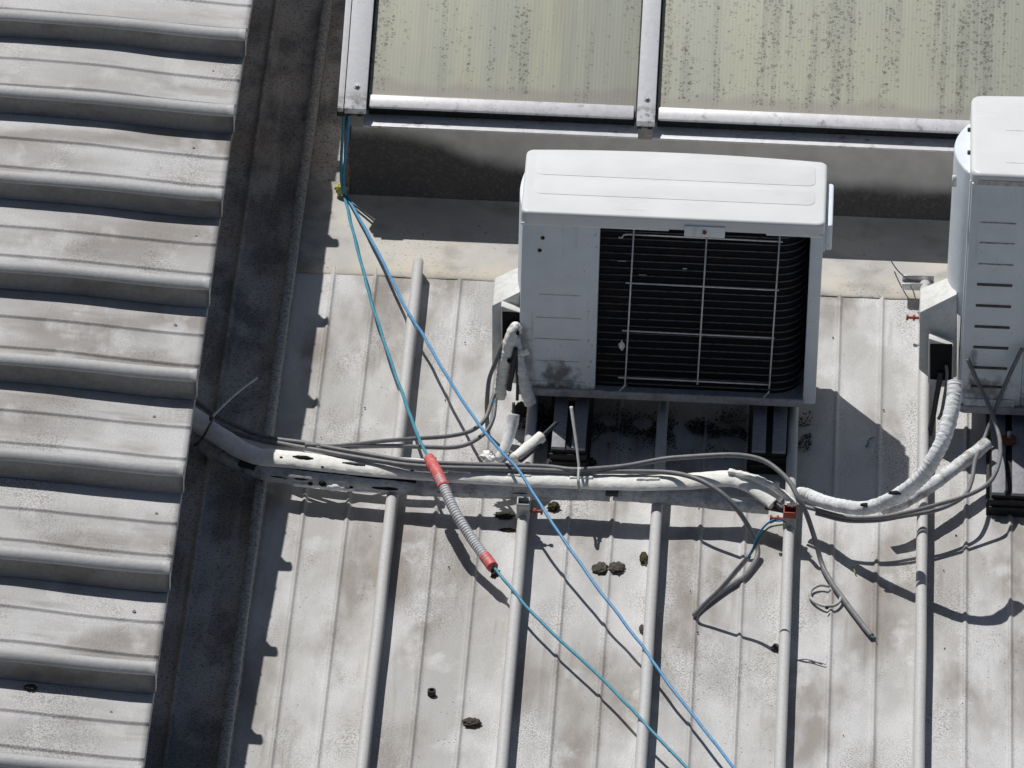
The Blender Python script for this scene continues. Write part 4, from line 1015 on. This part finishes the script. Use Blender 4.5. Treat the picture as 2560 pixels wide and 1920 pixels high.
# ------------------------------------------------------------------ CABLE TIES
t1 = thing('cable_tie', 'pale cable tie round the bundle by the dark valley, long tail slanting up', 'cable tie', (-0.7705, -0.3954, 0.1000))
tube('tail', [(-0.7691, -0.4419, 0.1250), (-0.7396, -0.3896, 0.1350), (-0.7015, -0.3385, 0.1500), (-0.6582, -0.3010, 0.1700)], lambda s: 0.0034 - 0.004 * max(0, s - 0.1), 'tie', t1, 6)
tube('strap', [(-0.7756, -0.3555, 0.0900), (-0.7658, -0.4154, 0.1150), (-0.7655, -0.4604, 0.1280), (-0.7722, -0.4961, 0.1300), (-0.7807, -0.5063, 0.1150), (-0.7936, -0.5008, 0.0900), (-0.8082, -0.4734, 0.0600), (-0.8149, -0.4417, 0.0400)], 0.0036, 'tiedark', t1, 6)
box('head', tuple(a - 0.005 for a in (-0.7686, -0.4487, 0.1280)), tuple(a + 0.005 for a in (-0.7686, -0.4487, 0.1280)), 'tiedark', t1, 0.001)
t2 = thing('cable_tie', 'pale cable tie round the middle of the bundle, long tail standing upright', 'cable tie', (0.2000, -0.5706, 0.1000))
tube('tail', [(0.2025, -0.6746, 0.1650), (0.1922, -0.6343, 0.2150), (0.1825, -0.6014, 0.2550), (0.1741, -0.5720, 0.2900)], lambda s: 0.0032 + 0.008 * s, 'tie', t2, 6)
tube('strap', [(0.1995, -0.6112, 0.1400), (0.2011, -0.6669, 0.1650), (0.2015, -0.7004, 0.1640), (0.2028, -0.7262, 0.1570), (0.2063, -0.7191, 0.1320), (0.2149, -0.7103, 0.1050), (0.2177, -0.6818, 0.0750)], 0.0036, 'clip', t2, 6)
box('head', tuple(a - 0.005 for a in (0.2027, -0.6785, 0.1650)), tuple(a + 0.005 for a in (0.2027, -0.6785, 0.1650)), 'clip', t2, 0.001)
t3 = thing('cable_tie', 'discarded loop of grey tie strap lying on the roof beside the cut cable', 'cable tie', (0.8506, -0.9717, 0.0000))
tube('strap', [(0.8609, -0.9440, 0.0120), (0.8362, -0.9403, 0.0120), (0.8161, -0.9582, 0.0090), (0.8115, -0.9874, 0.0080), (0.8243, -1.0162, 0.0090), (0.8501, -1.0376, 0.0120), (0.8736, -1.0322, 0.0110), (0.8876, -1.0106, 0.0100), (0.8904, -0.9945, 0.0120)], 0.0042, 'clip', t3, 8)
lump('head', (0.8553, -1.0540, 0.0180), 0.005, 'moss_dark', t3, 2, 0.3, 2, (1, 1, 1))

# ------------------------------------------------------------------ PIPE CLIPS on the ribs
def clip(label, c, cap, pin_dir, pin_off):
    t = thing('pipe_clip', label, 'pipe clip', (c[0], c[1], 0.06), 'pipe clips on the roof ribs')
    x, y, z = c
    w = 0.017
    box('body', (x - w, y - 0.014, 0.055), (x + w, y + 0.03, z - 0.012), 'clip', t, 0.003)
    for (a, b, p, q) in ((-w, w, -0.019, -0.015), (-w, w, 0.015, 0.019), (-w, -w + 0.004, -0.0148, 0.0148), (w - 0.004, w, -0.0148, 0.0148)):
        box('rim', (x + a, y + p, z - 0.0118), (x + b, y + q, z + 0.006), cap, t, 0.001)
    box('recess', (x - w + 0.005, y - 0.0145, z - 0.0118), (x + w - 0.005, y + 0.0145, z - 0.010), 'void', t)
    s = pin_dir
    pz = z - 0.02 + pin_off
    tube('pin', [(x + s * w, y - 0.008, pz), (x + s * (w + 0.030), y - 0.008, pz)], 0.004, 'redcap', t, 8, straight=True, smooth=False)
    for d in (0.010, 0.028):
        tube('pin_collar', [(x + s * (w + d), y - 0.008, pz), (x + s * (w + d + 0.006), y - 0.008, pz)], 0.0085, 'redcap', t, 10, straight=True, smooth=False)
    return t
q = (0.0572, -0.7437, 0.0980); clip('grey clip with a red side pin on the rib below the middle of the bundle', (0.063, q[1], 0.098), 'clip', 1, 0.0)
q = (0.7513, -0.7367, 0.1050); clip('clip with a red box rim on the rib where the cables fan out', (0.751, q[1], 0.105), 'redcap', -1, 0.0)
q = (1.0936, 0.3305, 0.0700); tF = clip('clip with brown-red pin sticking out beside the right-hand valve cover', (1.095, q[1], 0.09), 'clip', -1, -0.002)
ch = thing('strut_channel', 'small grey steel channel poking out left of the right-hand unit', 'channel', (1.0700, 0.5751, 0.0300))
q0, q1 = Vector((1.0321, 0.5276, 0.0600)), Vector((1.1177, 0.5265, 0.0600))
box('web', (q0.x, q0.y - 0.02, 0.045), (q1.x, q0.y + 0.02, 0.049), 'steel', ch, 0.0005)
for s in (-1, 1): box('flange', (q0.x, q0.y + s * 0.0215 - 0.0013, 0.045), (q1.x, q0.y + s * 0.0215 + 0.0013, 0.066), 'steel', ch, 0.0005)
wr = thing('tie_wire', 'thin dark wire bent round the small steel channel', 'wire', (1.0365, 0.5704, 0.0500))
tube('upper_strand', [(1.0027, 0.6782, 0.0300), (1.0124, 0.6237, 0.0450), (1.0252, 0.5696, 0.0600), (1.0382, 0.5359, 0.0680), (1.0525, 0.5235, 0.0660)], 0.0018, 'cabledark', wr, 6)
tube('lower_strand', [(1.0539, 0.4973, 0.0640), (1.0629, 0.4709, 0.0600), (1.0686, 0.4334, 0.0600), (1.0762, 0.3882, 0.0660)], 0.0018, 'cabledark', wr, 6)

# ------------------------------------------------------------------ BITS LYING ABOUT
D_ = [('crust_lump', 'left one of two round grey-brown crusts lying on the panel', 'debris', (0.2717, -0.8984, 0.0060), 0.019, 'crust', (1, 1.25, 0.5)),
      ('crust_lump', 'right one of two round grey-brown crusts lying on the panel', 'debris', (0.3116, -0.8912, 0.0060), 0.0195, 'crust', (1, 1.25, 0.5)),
      ('crust_lump', 'dark brown lump of dirt lying near the black plug', 'debris', (-0.0218, -1.6361, 0.0060), 0.017, 'crust', (1.25, 1.0, 0.55)),
      ('crust_lump', 'small dark lump lying at the foot of an upper roof seam', 'debris', (-1.0591, -2.3314, 0.5120), 0.011, 'moss_dark', (1.3, 1, 0.7)),
      ('moss_clump', 'brown-green moss tuft growing beside the grey pipe clip', 'moss', (0.1376, -0.6133, 0.0080), 0.014, 'mossy', (1.1, 1.1, 0.9)),
      ('moss_clump', 'flat dark moss streaks below the grey pipe clip', 'moss', (0.0225, -0.7300, 0.0030), 0.010, 'moss_dark', (1.9, 0.9, 0.25)),
      ('moss_clump', 'dark moss clump in the shadow left of the grey pipe clip', 'moss', (0.0129, -0.6605, 0.0040), 0.014, 'moss_dark', (1.7, 1.1, 0.5)),
      ('moss_clump', 'olive moss tuft against the rib right of the crust pair', 'moss', (0.3798, -0.8376, 0.0060), 0.012, 'mossy', (0.8, 2.1, 0.6)),
      ('moss_clump', 'small dark moss tuft against the rib below the blue cable', 'moss', (0.3873, -1.1722, 0.0060), 0.009, 'crust', (0.8, 1.7, 0.7)),
      ('moss_clump', 'brown tuft against the rib below the looped cable', 'moss', (0.7298, -1.2312, 0.0060), 0.010, 'crust', (1.2, 1.2, 0.8)),
      ('moss_clump', 'tuft of moss in front of the left foot of the middle unit', 'moss', (0.0280, -0.1463, 0.0100), 0.022, 'moss_dark', (0.9, 1.3, 0.8)),
      ('moss_clump', 'small dark moss patch in shade between bundle and left foot', 'moss', (0.2242, -0.3808, 0.0040), 0.014, 'moss_dark', (1.0, 1.5, 0.4))]
for i, (nm, lab, cat, c, r, mt, sq) in enumerate(D_):
    tag(lump(nm, c, r, mt, None, 40 + i, 0.42, 4, (sq[0], sq[1], sq[2] * 0.7), 1.2), lab, cat)
# moss bank under the middle unit (a felted mass nobody could count)
Vm, Fm = [], []
for i in range(9000):
    x = rnd.uniform(0.02, 0.80)
    y = -0.20 + rnd.gauss(0, 0.045)
    dd = noise.noise(Vector((x * 14, y * 14, 0)))
    if dd < -0.12 or 0.11 < x < 0.22 or 0.63 < x < 0.745: continue
    h = 0.005 + 0.014 * max(0, dd)
    a = rnd.uniform(0, 2 * PI); r_ = rnd.uniform(0.0012, 0.0035)
    b0 = len(Vm)
    Vm += [(x + r_ * math.cos(a), y + r_ * math.sin(a), 0.004), (x - r_ * math.cos(a), y - r_ * math.sin(a), 0.004), (x + rnd.uniform(-.006, .006), y + rnd.uniform(-.008, .008), h)]
    Fm.append((b0, b0 + 1, b0 + 2))
tag(me_obj('moss_bed', Vm, Fm, 'moss_dark', None, False), 'dark felt of moss growing in the shade beneath the middle unit', 'moss', kind='stuff')
plug = thing('plastic_plug', 'small hollow black plastic plug lying on the lower panel', 'plug', (-0.1297, -1.5144, 0.0000))
pc = Vector((-0.1297, -1.5144, 0.0000))
Vp, Fp = [], []
for (r_, z) in ((0.0105, 0.0005), (0.0105, 0.016), (0.006, 0.016), (0.006, 0.004)):
    for k in range(16): Vp.append((pc.x + r_ * math.cos(2 * PI * k / 16), pc.y + r_ * math.sin(2 * PI * k / 16), z))
for j in range(3):
    for k in range(16): Fp.append((j * 16 + k, j * 16 + (k + 1) % 16, (j + 1) * 16 + (k + 1) % 16, (j + 1) * 16 + k))
Fp.append(tuple(48 + k for k in range(16)))
me_obj('shell', Vp, Fp, 'black', plug, False)
tag(tube('wire_offcut', [(0.9641, -0.1990, 0.0060), (0.9536, -0.2112, 0.0080), (0.9508, -0.2283, 0.0060), (0.9468, -0.2450, 0.0050)], 0.0026, 'corelue', None, 6), 'scrap of blue wire lying in the shadow right of the middle unit', 'wire')
tag(tube('grass_stalk', [(0.9201, -0.8374, 0.0080), (0.9235, -0.8531, 0.0060), (0.9268, -0.8647, 0.0050)], 0.0018, 'grass', None, 6), 'tiny yellow-green stalk lying on the panel beside the cut cable', 'stalk')
# scattered grit
for i in range(46):
    x, y = rnd.uniform(-0.5, 1.35), rnd.uniform(-1.8, 0.5)
    if min(abs(x - r_) for r_ in RX) < 0.035: continue
    tag(lump('grit', (x, y, 0.004), rnd.uniform(0.0012, 0.0032), rnd.choice(('crust', 'moss_dark')), None, i, 0.5, 1, (1, 1.2, 0.7)), 'tiny dark crumb of grit lying on the pale roof panels', 'grit', 'grit crumbs on the lower roof')
